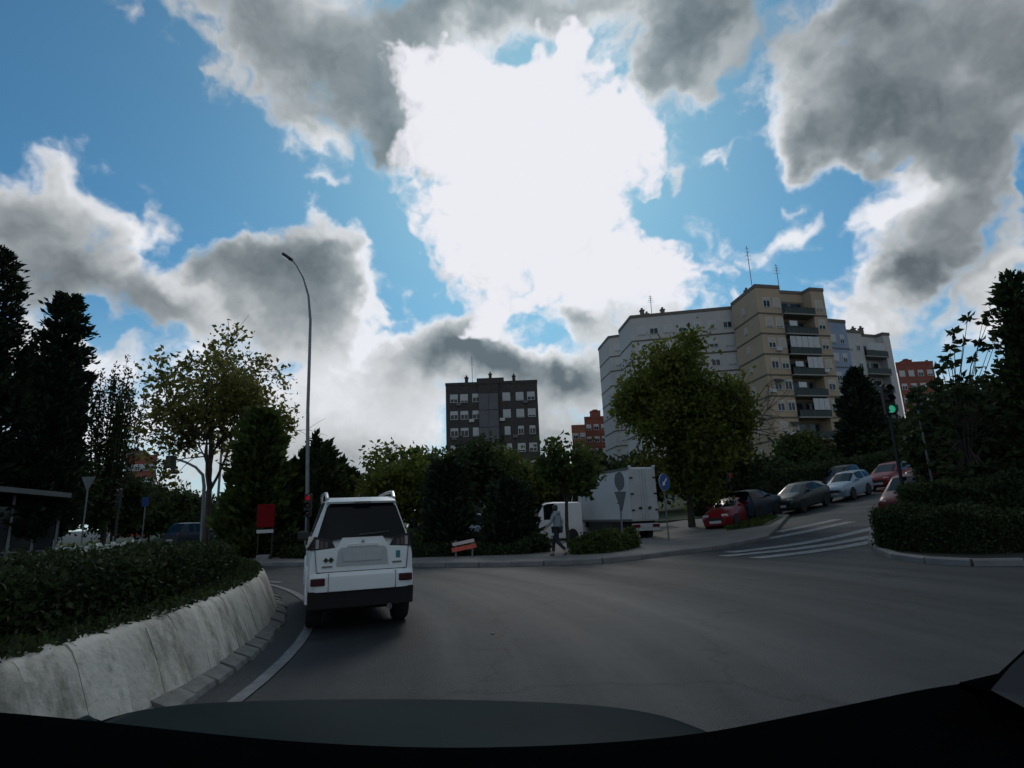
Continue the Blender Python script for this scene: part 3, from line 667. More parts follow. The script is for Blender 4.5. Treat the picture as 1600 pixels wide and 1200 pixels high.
def leaf_mesh(name, P, size, m, up=.3, elong=1.6, D=None, fold=.25):
    """one leaf per point: two bent triangles, random or given direction D"""
    n = len(P); R = NPR
    d = R.normal(size=(n, 3)) if D is None else D + R.normal(size=(n, 3))*.35
    d[:, 2] += up*R.rand(n) if D is None else 0
    d /= np.linalg.norm(d, axis=1, keepdims=True)+1e-9
    a = np.cross(d, R.normal(size=(n, 3))); a /= np.linalg.norm(a, axis=1, keepdims=True)+1e-9
    nn = np.cross(d, a); s = (size*(.6+.8*R.rand(n)))[:, None]
    v = np.empty((n, 4, 3)); v[:, 0] = P; v[:, 1] = P+d*s*elong*.5+a*s*.5+nn*s*fold; v[:, 2] = P+d*s*elong; v[:, 3] = P+d*s*elong*.5-a*s*.5+nn*s*fold
    me = bpy.data.meshes.new(name); me.vertices.add(n*4); me.vertices.foreach_set('co', v.ravel().astype(np.float32))
    idx = np.arange(n)[:, None]*4+np.array([0, 1, 2, 0, 2, 3])[None]
    me.loops.add(n*6); me.loops.foreach_set('vertex_index', idx.ravel().astype(np.int32)); me.polygons.add(n*2); me.polygons.foreach_set('loop_start', np.arange(0, n*6, 3, dtype=np.int32))
    me.update(); me.validate(); me.materials.append(m); return me
def branches(mb, p, d, L, r, depth, rnd, tips, spread=.6, n=3, gravity=0.0):
    """recursive limbs, returns tip points"""
    pts = [p]; q = p.copy(); dd = d.copy()
    for i in range(4):
        dd = (dd+Vector((rnd.gauss(0, .12), rnd.gauss(0, .12), rnd.gauss(.03, .08)-gravity))).normalized(); q = q+dd*L/4; pts.append(q.copy())
    rr = [r*(1-.14*i) for i in range(5)]; mb.tube(pts, rr, 5 if depth < 2 else 4, cap=False)
    if depth == 0: tips.append((pts[-1], dd)); tips.append((pts[2], dd)); return
    for k in range(n):
        f = rnd.uniform(.45, 1.0); b = pts[min(4, int(f*4+.5))]; a = rnd.uniform(0, 2*PI)
        side = dd.orthogonal().normalized(); side.rotate(Matrix.Rotation(a, 3, dd)); nd = (dd*(1-spread*.5)+side*spread*rnd.uniform(.6, 1.2)).normalized()
        branches(mb, b, nd, L*rnd.uniform(.55, .8), r*.55, depth-1, rnd, tips, spread, n, gravity)
def make_tree(name, label, base, H, R, trunk_h, seed, leaf, n_leaves, size, lean=(0, 0), depth=3, n=4, clump=.5, bark='bark', spread=.75, tr=None, squash=1.0, fill=0.0, group=None, zlow=None):
    """broadleaf tree: tapered trunk, forking limbs, leaf clumps at the twig ends"""
    rnd = random.Random(seed); root = thing(name, label, 'tree', base, rnd.uniform(0, 6), group)
    mb = MB(); tips = []; r0 = tr or H*.018; tp = Vector((lean[0]*trunk_h, lean[1]*trunk_h, trunk_h))
    mb.tube([(0, 0, -.15), (0, 0, .12), tp*.5+Vector((.03, .02, 0)), tp], [r0*1.5, r0*1.08, r0*.92, r0*.8], 9)
    top = Vector((0, 0, H)); nl = 5
    for k in range(nl):
        a = 2*PI*k/nl+rnd.uniform(-.4, .4); sp = rnd.uniform(.25, .7)*R/(H-trunk_h)*1.6
        d = Vector((math.cos(a)*sp, math.sin(a)*sp, 1)).normalized(); branches(mb, tp*rnd.uniform(.85, 1.), d, (H-trunk_h)*rnd.uniform(.33, .46), r0*.5, depth-1, rnd, tips, spread, n)
    branches(mb, tp, Vector((0, 0, 1)), (H-trunk_h)*.5, r0*.6, depth-1, rnd, tips, spread, n)
    mb.build('trunk', MATS[bark], root, 60)
    # fit the tips into the crown ellipsoid
    cz = (H+trunk_h*.8)/2 if zlow is None else (H+zlow)/2; hz = H-cz; T = np.array([list(t[0]) for t in tips]); T[:, 2] -= cz
    q = np.sqrt((T[:, 0]/R)**2+(T[:, 1]/R)**2+(T[:, 2]/hz)**2); k = np.where(q > 1, 1/np.maximum(q, .01), 1.0); T *= k[:, None]
    if fill:
        m = int(len(T)*fill); nl_ = 16; c = NPR.normal(size=(nl_, 3)); c /= np.linalg.norm(c, axis=1, keepdims=True); c *= (.35+.40*NPR.rand(nl_))[:, None]; lr = .22+.22*NPR.rand(nl_)
        U = NPR.normal(size=(m, 3)); U /= np.linalg.norm(U, axis=1, keepdims=True); li = NPR.randint(0, nl_, m); U = (c[li]+U*(lr[li]*(.7+.35*NPR.rand(m)))[:, None])*np.array([R, R, hz]); T = np.concatenate([T, U])
    C = T[NPR.randint(0, len(T), n_leaves)]; cs = clump*(.5+NPR.rand(len(T)))[NPR.randint(0, len(T), n_leaves)]
    P = C+np.clip(NPR.normal(size=(n_leaves, 3)), -1.5, 1.5)*cs[:, None]*np.array([1, 1, .7]); P[:, 2] += cz
    P = P[P[:, 2] > trunk_h*.45]
    put('crown', leaf_mesh('crown', P, size, MATS[leaf]), root)
    return root
def make_conifer(name, label, base, H, R, seed, leaf='leaf_pine', n=9000, size=.22, low=.06, shape=1.0, ragged=.25, spires=0, group=None):
    rnd = random.Random(seed); NPR.seed(seed+100); root = thing(name, label, 'tree', base, rnd.uniform(0, 6), group)
    mb = MB().tube([(0, 0, -.15), (0, 0, H*.5), (0, 0, H*.97)], [H*.018, H*.011, .02], 7)
    nb = int(60+H*6); P = []; D = []
    for i in range(nb):
        t = (i+rnd.random())/nb; z = H*(low+(1-low)*t); rr = R*(1-t)**shape*(1-ragged*rnd.random()) + .12; a = i*2.4+rnd.uniform(-.5, .5)
        dz = rr*rnd.uniform(.05, .5); e = Vector((math.cos(a)*rr, math.sin(a)*rr, z+dz)); s = Vector((0, 0, z))
        mb.tube([s, s.lerp(e, .6)+Vector((0, 0, -.05*rr)), e], [.035, .022, .008], 4, cap=False)
        m = max(6, int(n/nb*(.35+1.3*(1-t))))
        f = NPR.rand(m)**.55; pts = np.array(s)[None]*(1-f[:, None])+np.array(e)[None]*f[:, None]; w = .10+.30*rr/R*R*.25
        pts += NPR.normal(size=(m, 3))*w*np.array([1, 1, .8]); P.append(pts); dr = np.array((math.cos(a), math.sin(a), .75)); D.append(np.repeat(dr[None], m, 0))
    for k in range(spires):
        a = rnd.uniform(0, 6.3); r = R*rnd.uniform(.2, .8); z0 = H*rnd.uniform(.5, .8)*(1-.3*r/R); h = rnd.uniform(.8, 1.8); m = 120; f = NPR.rand(m)
        pts = np.stack([math.cos(a)*r*(1+.15*f), math.sin(a)*r*(1+.15*f), z0+h*f], 1)+NPR.normal(size=(m, 3))*(.11*(1.1-f))[:, None]; P.append(pts); D.append(np.repeat(np.array((0, 0, 1.))[None], m, 0))
    mb.build('trunk', MATS['bark'], root); put('crown', leaf_mesh('crown', np.concatenate(P), size, MATS[leaf], D=np.concatenate(D), elong=2.2), root)
    return root
def make_poplar(name, label, base, H, R, seed, leaf='leaf_mid', n=9000, size=.22, stems=26):
    rnd = random.Random(seed); root = thing(name, label, 'tree', base); mb = MB(); P = []
    mb.tube([(0, 0, -.15), (0, 0, H*.25), (0, 0, H*.8)], [.2, .16, .05], 7)
    for k in range(stems):
        a = rnd.uniform(0, 6.28); r = R*math.sqrt(rnd.random()); z0 = H*rnd.uniform(.05, .3); z1 = H*rnd.uniform(.72, 1.0)*(1-.12*(r/R)**2)
        pts = [Vector((0, 0, z0)), Vector((math.cos(a)*r*.7, math.sin(a)*r*.7, z0+(z1-z0)*.35)), Vector((math.cos(a)*r, math.sin(a)*r, z1))]; mb.tube(pts, [.06, .045, .012], 4, cap=False)
        m = n//stems; f = NPR.rand(m)**.8; f2 = np.clip(f, 0, 1)[:, None]; A, B, C = [np.array(p)[None] for p in pts]; q = (1-f2)**2*A+2*f2*(1-f2)*B+f2**2*C
        P.append(q+NPR.normal(size=(m, 3))*(.10+.28*(1-f2))*np.array([1, 1, 1.3]))
    mb.build('trunk', MATS['bark'], root); put('crown', leaf_mesh('crown', np.concatenate(P), size, MATS[leaf], up=1.5), root); return root
def make_hedge(name, label, path, w, h, seed, n=9000, size=.075, leaf='leaf_hedge', z0=None, wob=.06, cat='hedge', group=None, taper=.9):
    """clipped hedge along a path: dark twiggy core plus leaves over its faces"""
    rnd = np.random.RandomState(seed); pts = [Vector(p) for p in path]; c = pts[len(pts)//2]; root = thing(name, label, cat, (c.x, c.y, gz(c.x, c.y) if z0 is None else z0), 0, group)
    Z = lambda p: (gz(p.x, p.y) if z0 is None else z0)-root.location.z
    core = MB(); rings = []; seg = []
    for i, p in enumerate(pts):
        t = (pts[min(i+1, len(pts)-1)]-pts[max(i-1, 0)]).normalized(); nrm = Vector((-t.y, t.x)); q = p-c.xy if len(p) == 2 else p; z = Z(p); hh = h*(1+rnd.uniform(-wob, wob))
        ww = w*(1 if 0 < i < len(pts)-1 else .75)
        seg.append((q, nrm, z, hh, ww)); k = .90
        rings.append([(*(q-nrm*ww/2*k), z-.05), (*(q-nrm*ww/2*k*taper), z+hh*.92), (*(q+nrm*ww/2*k*taper), z+hh*.92), (*(q+nrm*ww/2*k), z-.05)])
    core.loft(rings); core.build('stem_core', MATS['hedge_core'], root)
    P = np.empty((n, 3)); m = len(seg)-1; ln = np.array([(seg[i+1][0]-seg[i][0]).length for i in range(m)]); pr = ln/ln.sum(); si = rnd.choice(m, n, p=pr); f = rnd.rand(n); face = rnd.choice(4, n, p=[.36, .30, .30, .04])
    for j in range(n):
        a, b = seg[si[j]], seg[si[j]+1]; t = f[j]
        if face[j] == 3: a = b = seg[0] if rnd.rand() < .5 else seg[-1]
        q = a[0].lerp(b[0], t); nr = a[1].lerp(b[1], t); z = a[2]+(b[2]-a[2])*t; hh = a[3]+(b[3]-a[3])*t; ww = a[4]+(b[4]-a[4])*t
        if face[j] == 0: s, zz = (rnd.rand()-.5)*ww*taper, hh
        elif face[j] == 3: s, zz = (rnd.rand()-.5)*ww, hh*rnd.rand()
        else: zz = hh*rnd.rand()**.8; s = (.5 if face[j] == 1 else -.5)*ww*(1-(1-taper)*zz/hh)
        u = q+nr*s; P[j] = (u.x, u.y, z+zz)
    lump = np.array([math.sin(p[0]*5.1+p[1]*3.3)+math.sin(p[0]*2.3-p[1]*4.7+p[2]*6) for p in P])
    P += rnd.normal(size=(n, 3))*.035*(1+wob*4); P[:, 2] += lump*.03*(1+wob*6); P[:, 2] = np.maximum(P[:, 2], P[:, 2]*.98)
    put('foliage', leaf_mesh('foliage', P, size, MATS[leaf], up=.8), root); return root
def make_shrub(name, label, base, R, H, seed, n=2500, size=.09, leaf='leaf_mid', group=None, cat='shrub'):
    rnd = np.random.RandomState(seed); r2 = random.Random(seed); root = thing(name, label, cat, base, 0, group); mb = MB()
    ends = []
    for k in range(16):
        a = r2.uniform(0, 6.28); r = R*r2.uniform(.2, .95); e = Vector((math.cos(a)*r, math.sin(a)*r, H*r2.uniform(.45, .95)*(1-.35*(r/R)**2))); mb.tube([(0, 0, -.05), e*.5+Vector((0, 0, .1*H)), e], [.02, .014, .005], 4, cap=False); ends.append(e)
    mb.build('stems', MATS['bark'], root); E_ = np.array([list(e) for e in ends]); i = rnd.randint(0, 16, n); f = rnd.rand(n)**.5
    P = E_[i]*f[:, None]+rnd.normal(size=(n, 3))*np.array([R*.22, R*.22, H*.14]); P[:, 2] = np.abs(P[:, 2])
    put('foliage', leaf_mesh('foliage', P, size, MATS[leaf], up=1.), root); return root
def base_at(px, Y, py=800): return gx(px, py, Y)
def hgt(px, py, Y): p = at(px, py, Y); return p.z-gz(p.x, p.y)
# ---- left side
make_conifer('conifer_tree', 'tall black conifer cut by the left picture edge', base_at(-70, 30), hgt(-15, 395, 30), 2.7, 1, n=20000, size=.15, low=.08, shape=.45, spires=40)
make_conifer('conifer_tree', 'broad dark conifer beside the left edge with spiky top shoots', base_at(62, 32), hgt(70, 468, 32), 1.95, 2, n=24000, size=.15, low=.05, shape=.38, ragged=.35, spires=50)
make_poplar('poplar_tree', 'feathery upright poplar right of the dark conifers', base_at(166, 42), hgt(168, 552, 42), 1.9, 3, n=7000, size=.15, leaf='leaf_dark', stems=34)
for k, (px, py, Y, R, lf, lab) in enumerate(((80, 700, 38, 2.6, 'leaf_dark', 'dark bushy tree under the left conifers'), (15, 670, 40, 3.2, 'leaf_dark', 'dark round tree behind the shelter roof'), (178, 735, 46, 2.2, 'leaf_dark', 'dark bushy tree at the foot of the poplar'))):
    make_tree('broadleaf_tree', lab, base_at(px, Y), hgt(px, py, Y), R, 1.2, 20+k, lf, 11000, .2, clump=.55, fill=1.5, zlow=.5)
av = make_tree('avenue_tree', 'first rounded tree of the left avenue below the red block', base_at(236, 58), hgt(236, 752, 58), 3.0, 1.5, 31, 'leaf_dark', 6000, .3, clump=.6, fill=1.5, group='avenue trees', zlow=.2)
for k, (px, Y, s, lab) in enumerate(((262, 66, 1.0, 'second rounded avenue tree under the hanging traffic light'), (284, 76, 1.05, 'third rounded avenue tree along the left road'), (303, 88, 1.05, 'fourth rounded avenue tree, far down the left road'), (318, 104, 1.0, 'smallest avenue tree at the end of the left road'), (214, 54, .95, 'rounded tree left of the first avenue tree'), (352, 95, 1.0, 'far tree behind the slender pale tree'), (380, 110, 1.1, 'far tree left of the columnar conifer'))):
    clone(av, base_at(px, Y), k*1.3, lab, s)
make_tree('ash_tree', 'slender tree with sparse yellowish leaves beside the left avenue', base_at(324, 27), hgt(345, 508, 27), 3.3, 3.4, 46, 'leaf_ash', 8000, .15, clump=.30, depth=4, n=4, spread=.7, tr=.14)
make_conifer('conifer_tree', 'columnar yellow green conifer right of the slender tree', base_at(402, 23.5), hgt(400, 648, 23.5), 1.25, 5, leaf='leaf_mid', n=12000, size=.16, low=.02, shape=.45, ragged=.3)
make_conifer('conifer_tree', 'dark bushy conifer behind the red panel', base_at(432, 25), hgt(432, 728, 25), 1.2, 6, leaf='leaf_dark', n=7000, size=.16, low=.02, shape=.5, spires=10)
make_conifer('conifer_tree', 'feathery dark conifer at the lamp post foot', base_at(496, 25), hgt(496, 698, 25), 1.35, 7, leaf='leaf_dark', n=9000, size=.16, low=.02, shape=.5, spires=26, ragged=.4)
make_conifer('conifer_tree', 'short dark conifer above the white car roof', base_at(536, 30), hgt(535, 735, 30), 1.3, 8, leaf='leaf_dark', n=6000, size=.16, low=.02, shape=.6, spires=8)
# ---- middle
make_tree('broadleaf_tree', 'yellow green tree with bare twigs above the white car', base_at(622, 25), hgt(625, 690, 25), 2.0, .8, 61, 'leaf_light', 8000, .14, clump=.3, fill=.6, zlow=.9)
make_tree('broadleaf_tree', 'open leafy tree crown behind the yellow green tree', base_at(660, 30), hgt(655, 680, 30), 2.6, 1.6, 62, 'leaf_mid', 5000, .18, clump=.33, depth=4, n=3)
make_conifer('conifer_tree', 'nearly black columnar cypress left of the striped barrier', base_at(700, 20.8), hgt(697, 728, 20.8), .62, 9, leaf='leaf_pine', n=9000, size=.11, low=.01, shape=.25, ragged=.2)
make_tree('broadleaf_tree', 'dark leafy tree in front of the brown block', base_at(740, 27), hgt(735, 685, 27), 1.9, 1.4, 63, 'leaf_dark', 6500, .15, clump=.32, fill=.8, zlow=1.5)
make_tree('broadleaf_tree', 'light green tree in front of the brown block windows', base_at(800, 30), hgt(803, 700, 30), 1.9, 1.4, 64, 'leaf_light', 7000, .15, clump=.32, fill=.8, zlow=1.4)
make_conifer('conifer_tree', 'broad nearly black cypress right of the striped barrier', base_at(796, 20.2), hgt(790, 762, 20.2), .72, 10, leaf='leaf_pine', n=10000, size=.11, low=.01, shape=.35, ragged=.25)
make_tree('broadleaf_tree', 'small street tree with thin forked trunk before the van', base_at(886, 21), hgt(880, 682, 21), 1.05, 1.75, 65, 'leaf_mid', 2600, .13, clump=.24, depth=4, n=3, tr=.07, zlow=2.0)
make_tree('broadleaf_tree', 'darker tree between brown block and white van', base_at(852, 33), hgt(855, 722, 33), 1.7, 1.4, 66, 'leaf_dark', 5000, .18, clump=.4, fill=.8, zlow=1)
make_tree('broadleaf_tree', 'dark background tree left of the truck box', base_at(935, 40), hgt(930, 715, 40), 2.2, 1.4, 67, 'leaf_dark', 5000, .22, clump=.45, fill=.8, zlow=1)
make_tree('broadleaf_tree', 'big yellow green tree towering behind the box truck', base_at(1079, 28.5), hgt(1060, 502, 28.5), 2.8, 2.2, 71, 'leaf_light', 30000, .145, clump=.34, depth=4, n=3, fill=1.2, tr=.17, lean=(-.05, 0), zlow=.5)
for k, (px, py, Y, R, lf, lab) in enumerate(((1140, 690, 37, 2.4, 'leaf_dark', 'dark bushy tree right of the big tree trunk'), (1105, 700, 42, 3.0, 'leaf_dark', 'dark tree behind the big green tree'), (1000, 700, 44, 2.6, 'leaf_dark', 'dark tree rising behind the truck box'))):
    make_tree('broadleaf_tree', lab, base_at(px, Y), hgt(px, py, Y), R, 1., 74+k, lf, 7000, .24, clump=.5, fill=1.5, zlow=.3)
# ---- up the right-hand street
for k, (px, py, Y, R, lf, lab) in enumerate(((1262, 672, 50, 1.9, 'leaf_mid', 'small green tree at the foot of the beige tower'), (1215, 722, 43, 1.9, 'leaf_dark', 'dark bush mass behind the dark blue parked car'), (1300, 716, 47, 2.2, 'leaf_dark', 'dark bush behind the silver parked car'), (1340, 690, 54, 2.4, 'leaf_dark', 'dark round tree right of the blue stair tower'), (1405, 668, 50, 2.3, 'leaf_dark', 'dark tree behind the red parked car'), (1440, 640, 60, 2.6, 'leaf_dark', 'dark tree below the red brick block'), (1180, 735, 40, 1.6, 'leaf_dark', 'low dark bush left of the parked cars'))):
    make_tree('broadleaf_tree', lab, base_at(px, Y), hgt(px, py, Y), R, .8, 80+k, lf, 6000, .24, clump=.45, fill=1.5, zlow=.2)
make_conifer('conifer_tree', 'dark pointed conifer before the white right wing', base_at(1372, 52), hgt(1374, 575, 52), 2.3, 12, n=9000, size=.26, shape=.7, ragged=.4, spires=10)
# ---- right edge
def rosette_tree():
    base = base_at(1530, 15.5); root = thing('loquat_tree', 'tree with big leaf rosettes against the sky at the right', 'tree', base); rnd = random.Random(5); mb = MB(); P = []; D = []
    mb.tube([(0, 0, -.1), (.05, 0, 1.6), (.0, .1, 3.0)], [.12, .10, .08], 8)
    spots = [(1490, 520), (1512, 497), (1484, 545), (1535, 505), (1548, 492), (1505, 535), (1530, 535), (1478, 560), (1470, 575), (1490, 570), (1520, 560), (1545, 545), (1560, 520), (1465, 598), (1488, 600), (1505, 590)]
    for k in range(150):
        if k < len(spots): q = at(spots[k][0], spots[k][1], 15.5+rnd.uniform(-.6, .6))-base
        else:
            a = rnd.uniform(0, 6.28); r = 1.15*math.sqrt(rnd.random()); q = Vector((math.cos(a)*r, math.sin(a)*r*.9, rnd.uniform(.8, 4.0)))
        z_ = rnd.uniform(1.0, 2.9); mb.tube([(.02, .05, z_), Vector((q.x*.4, q.y*.4, z_+(q.z-z_)*.6)), q], [.022, .014, .007], 4, cap=False)
        for j in range(16):
            a = 2*PI*j/8+rnd.random()*.4; P.append(list(q)); D.append((math.cos(a), math.sin(a), rnd.uniform(-.5, .6)))
    mb.build('trunk', MATS['bark'], root); put('crown', leaf_mesh('crown', np.array(P), .115, MATS['leaf_dark'], D=np.array(D), elong=1.9), root)
rosette_tree()
make_tree('broadleaf_tree', 'nearly black bushy tree filling the right picture edge', base_at(1655, 16.5), hgt(1620, 555, 16.5), 1.35, .9, 91, 'leaf_dark', 16000, .17, clump=.42, fill=1.6, zlow=.2, bark='bark')
make_tree('broadleaf_tree', 'dark dense tree left of the right edge tree', base_at(1545, 20), hgt(1530, 600, 20), 1.55, .8, 92, 'leaf_dark', 13000, .17, clump=.4, fill=1.6, zlow=.1)
make_tree('broadleaf_tree', 'dark tree behind the right corner hedge', base_at(1500, 25), hgt(1490, 640, 25), 1.05, .8, 94, 'leaf_dark', 9000, .18, clump=.4, fill=1.6, zlow=.1)
make_conifer('conifer_tree', 'tall dark cypress cut by the right picture edge', base_at(1668, 15), hgt(1640, 430, 15), .6, 14, leaf='leaf_dark', n=14000, size=.085, low=.02, shape=.4, spires=10)
# ---- hedges
def arc_pts(r, a0, a1, n): return [Vector((ISL[0]+r*math.cos(math.radians(a0+(a1-a0)*i/n)), ISL[1]+r*math.sin(math.radians(a0+(a1-a0)*i/n)))) for i in range(n+1)]
make_hedge('hedge', 'near clipped hedge along the island behind the concrete kerb', arc_pts(13.95, -14, 21, 18), 1.7, .43, 1, n=52000, size=.034, z0=.6, wob=.05)
make_hedge('hedge', 'rounded clipped hedge end on the island by the road bend', arc_pts(13.95, 23, 38, 10), 1.7, .34, 2, n=34000, size=.034, z0=.6, wob=.05)
make_hedge('hedge', 'dark low hedge deeper inside the roundabout island', arc_pts(9.5, 10, 70, 14), 1.2, .45, 3, n=9000, size=.07, z0=.62)
def rp(*L): return [gp(*q).xy for q in L]
P1 = rp((1412, 864), (1428, 868), (1450, 872), (1490, 876), (1540, 878), (1640, 876))
make_hedge('hedge', 'dark clipped hedge on the right street corner', [p+Vector((.45, .85)) for p in P1], 1.2, .85, 4, n=30000, size=.042, leaf='leaf_hedge', wob=.16)
make_hedge('hedge', 'taller black hedge row behind the right corner hedge', [p+Vector((1.6, 2.3)) for p in P1[2:]], 1.5, 1.4, 5, n=16000, size=.07, leaf='leaf_dark', wob=.08)
F = [Vector(p) for p in P_FRONT]
make_hedge('hedge', 'low dark hedge along the far kerb behind the white car', [Vector((-8.6, 22.1)), Vector((-6, 20.6)), Vector((-3.2, 19.7)), Vector((-1.4, 19.4)), Vector((-.2, 19.2)), Vector((.35, 19.1))], .7, .38, 6, n=12000, size=.06, leaf='leaf_dark', wob=.15)
make_hedge('hedge', 'low green shrub bed under the round sign', rp((898, 872), (930, 870), (955, 866), (982, 860)), .9, .5, 7, n=9000, size=.06, leaf='leaf_mid', wob=.2)
make_hedge('hedge', 'long dark hedge below the flats behind the parked cars', [Vector((10.5, 34.5)), Vector((14, 34.6)), Vector((20.5, 39.4)), Vector((27, 44.4)), Vector((36, 51))], 1.4, 1.5, 8, n=14000, size=.14, leaf='leaf_dark', wob=.15)
for k, (px, Y, R, H, lf, lab) in enumerate(((640, 20.5, .8, .9, 'leaf_mid', 'green shrub right of the white car bumper'), (745, 21.5, .7, .8, 'leaf_dark', 'dark shrub behind the striped barrier'), (835, 19.6, .5, .7, 'leaf_dark', 'dark small shrub left of the walking person'), (450, 23, .7, 1.0, 'leaf_dark', 'dark shrub left of the white car'))):
    make_shrub('shrub', lab, base_at(px, Y), R, H, 40+k, leaf=lf)
# white flowers inside the island
p = at(155, 853, 12.5); fl = thing('flower_bed', 'small patch of white flowers inside the roundabout island', 'flowers', (p.x, p.y, .64)); P = NPR.normal(size=(260, 3))*np.array([.28, .5, .04])+np.array([0, 0, .33])
stuff(put('bloom', leaf_mesh('bloom', P, .09, MATS['petal_white'], up=2, elong=1.0), fl)); P = NPR.normal(size=(1600, 3))*np.array([.4, .6, .09])+np.array([0, 0, .17]); put('foliage', leaf_mesh('foliage', P, .09, MATS['leaf_mid']), fl)
# turf tufts on the small lawn by the red car
P = []
for k in range(2600):
    x, y = NPR.uniform(8.8, 11.8), NPR.uniform(24.6, 27.8)
    if abs((x-10.2)-(y-26.1)*.75) < 1.0: P.append((x, y, gz(x, y)+.14))
P = np.array(P); stuff(put('grass_tufts', leaf_mesh('grass_tufts', P, .05, MATS['leaf_mid'], D=np.repeat(np.array((0, 0, 1.))[None], len(P), 0), elong=2.6)), 'short grass on the little lawn beside the red car', 'grass')

# litter, moss and low weeds on the soil behind the island kerb
n_ = 15000; a_ = np.radians(NPR.uniform(-16, 50, n_)); r_ = NPR.uniform(14.5, 15.22, n_)
P = np.stack([ISL[0]+r_*np.cos(a_), ISL[1]+r_*np.sin(a_), np.full(n_, .645)+NPR.rand(n_)*.02], 1)
stuff(put('ground_cover', leaf_mesh('ground_cover', P, .035, MATS['leaf_dark'], up=.6)), 'dark leaf litter and weeds behind the island kerb', 'ground cover')
# ------------------------------------------------------------------ vehicles
def paint(name, col, rough=.4, metal=0.): return mat(name, col, rough, metal, var=.05, scale=1.5, coat=.12, spec=.25)
paint('paint_white', (.74, .76, .76)); paint('paint_silver', (.25, .31, .38), .4, .3); paint('paint_black', (.02, .024, .028)); paint('paint_navy', (.018, .028, .045))
paint('paint_red', (.17, .008, .013)); paint('paint_dark_red', (.13, .010, .014)); paint('paint_green_black', (.018, .026, .024)); paint('paint_grey', (.10, .105, .11))
mat('truck_white', (.62, .63, .63), .5, var=.06, scale=1.2); mat('truck_white_shaded', (.42, .43, .44), .5, var=.1, scale=1.5)  # second white is a darker copy: shade of the truck's rear put into the colour
mat('under_dark', (.008, .008, .009), .9, var=.2)
_wheel = {}
def wheel(parent, x, y, r, w=.2):
    k = (round(r, 3), w)
    if k not in _wheel:
        ty = MB().lathe([(r*.62, -w/2), (r*.93, -w/2), (r, -w*.35), (r, w*.35), (r*.93, w/2), (r*.62, w/2)], 22, 'X').mesh('tyre', MATS['tyre'], 40)
        rm = MB().lathe([(r*.63, -w*.3), (r*.63, w*.40), (r*.55, w*.30), (r*.15, w*.36), (r*.12, w*.42), (.01, w*.42)], 20, 'X')
        for q in range(5):
            a = 2*PI*q/5; rm.box(-.02, .02, -.035, .035, r*.12, r*.58, Matrix.Translation((w*.38, 0, 0)) @ Matrix.Rotation(a, 4, 'X'))
        _wheel[k] = (ty, rm.mesh('rim', MATS['rim'], 40))
    o = put('wheel', None, parent, (x, y, r), 0 if x > 0 else PI); put('tyre', _wheel[k][0], o); put('rim', _wheel[k][1], o); return o
def car_shell(root, st, col, side_win, ws, rw, low_m='black_plastic'):
    """st: stations (y, floor, mid, belt, top, w_floor, w_mid, w_belt, w_top, crown) nose to tail; side_win: station index spans that carry side glass;
    ws / rw: index of the segment holding windscreen / rear window"""
    R = []
    for (y, zf, zm, zb, zt, wf, wm, wb, wt, cr) in st:
        half = [(wf*.85, zf), (wf, zf+.06), (wm, zm), (wm*.995, (zm+zb)/2+.02), (wb, zb), (wt, zt-.03 if zt-zb > .1 else zt), (wt*.82, zt+cr*.45), (0, zt+cr)]
        R.append([Vector((a, y, b)) for a, b in half])
    n = len(R[0]); body, glass = [], {'side_window': [], 'windscreen': [], 'rear_window': []}
    for i in range(len(R)-1):
        for j in range(n-1):
            kind = 'body'
            if j == 4 and i in side_win: kind = 'side_window'
            if i == ws and j in (5, 6): kind = 'windscreen'
            if i == rw and j in (5, 6): kind = 'rear_window'
            (body if kind == 'body' else glass[kind]).append((i, j))
    def quad(mb, i, j, s, inset=0.0):
        q = [R[i][j], R[i+1][j], R[i+1][j+1], R[i][j+1]]; q = [Vector((p.x*s, p.y, p.z)) for p in q]
        if inset:
            c = sum(q, Vector())/4; q = [p+(c-p)*.0 for p in q]
        mb.add(q, [(0, 1, 2, 3)] if s > 0 else [(3, 2, 1, 0)])
    mb = MB()
    for i, j in body:
        for s in (1, -1): quad(mb, i, j, s)
    for end in (0, len(R)-1):
        ring = [Vector(p) for p in R[end]] + [Vector((-p.x, p.y, p.z)) for p in reversed(R[end][:-1])]
        mb.add(ring, [tuple(range(len(ring)))])
    fl = [Vector((p[0].x*1, p[0].y, p[0].z)) for p in R]; mb.add(fl+[Vector((-p.x, p.y, p.z)) for p in reversed(fl)], [tuple(range(2*len(fl)))])
    me = mb.mesh('body', MATS[col]); bm = bmesh.new(); bm.from_mesh(me); bmesh.ops.remove_doubles(bm, verts=bm.verts, dist=.0005); bmesh.ops.recalc_face_normals(bm, faces=bm.faces); bm.to_mesh(me); bm.free(); me.shade_smooth(); me.set_sharp_from_angle(angle=math.radians(32)); put('body', me, root)
    runs = []
    for i in sorted(side_win):
        if runs and runs[-1][-1] == i-1: runs[-1].append(i)
        else: runs.append([i])
    for run in runs:
        for s in (1, -1):
            g = MB(); [quad(g, i, 4, s) for i in run]; g.build('side_window', MATS['glass_dark'], root)
    for kind, idx in (('windscreen', ws), ('rear_window', rw)):
        if idx is None: continue
        g = MB(); [quad(g, idx, j, s) for j in (5, 6) for s in (1, -1)]; g.build(kind, MATS['glass_dark'], root)
    return R
def arch(root, x, y, r):
    b = MB(); s = 1 if x > 0 else -1; pts = [(r*1.13*math.cos(a), r*1.13*math.sin(a)) for a in [PI*k/10 for k in range(11)]]
    b.prism([(p[0], p[1]) for p in pts], -.02, .012, Matrix.Translation((x, y, r)) @ Matrix(((0, 0, s, 0), (1, 0, 0, 0), (0, 1, 0, 0), (0, 0, 0, 1)))); b.build('wheel_arch', MATS['under_dark'], root)
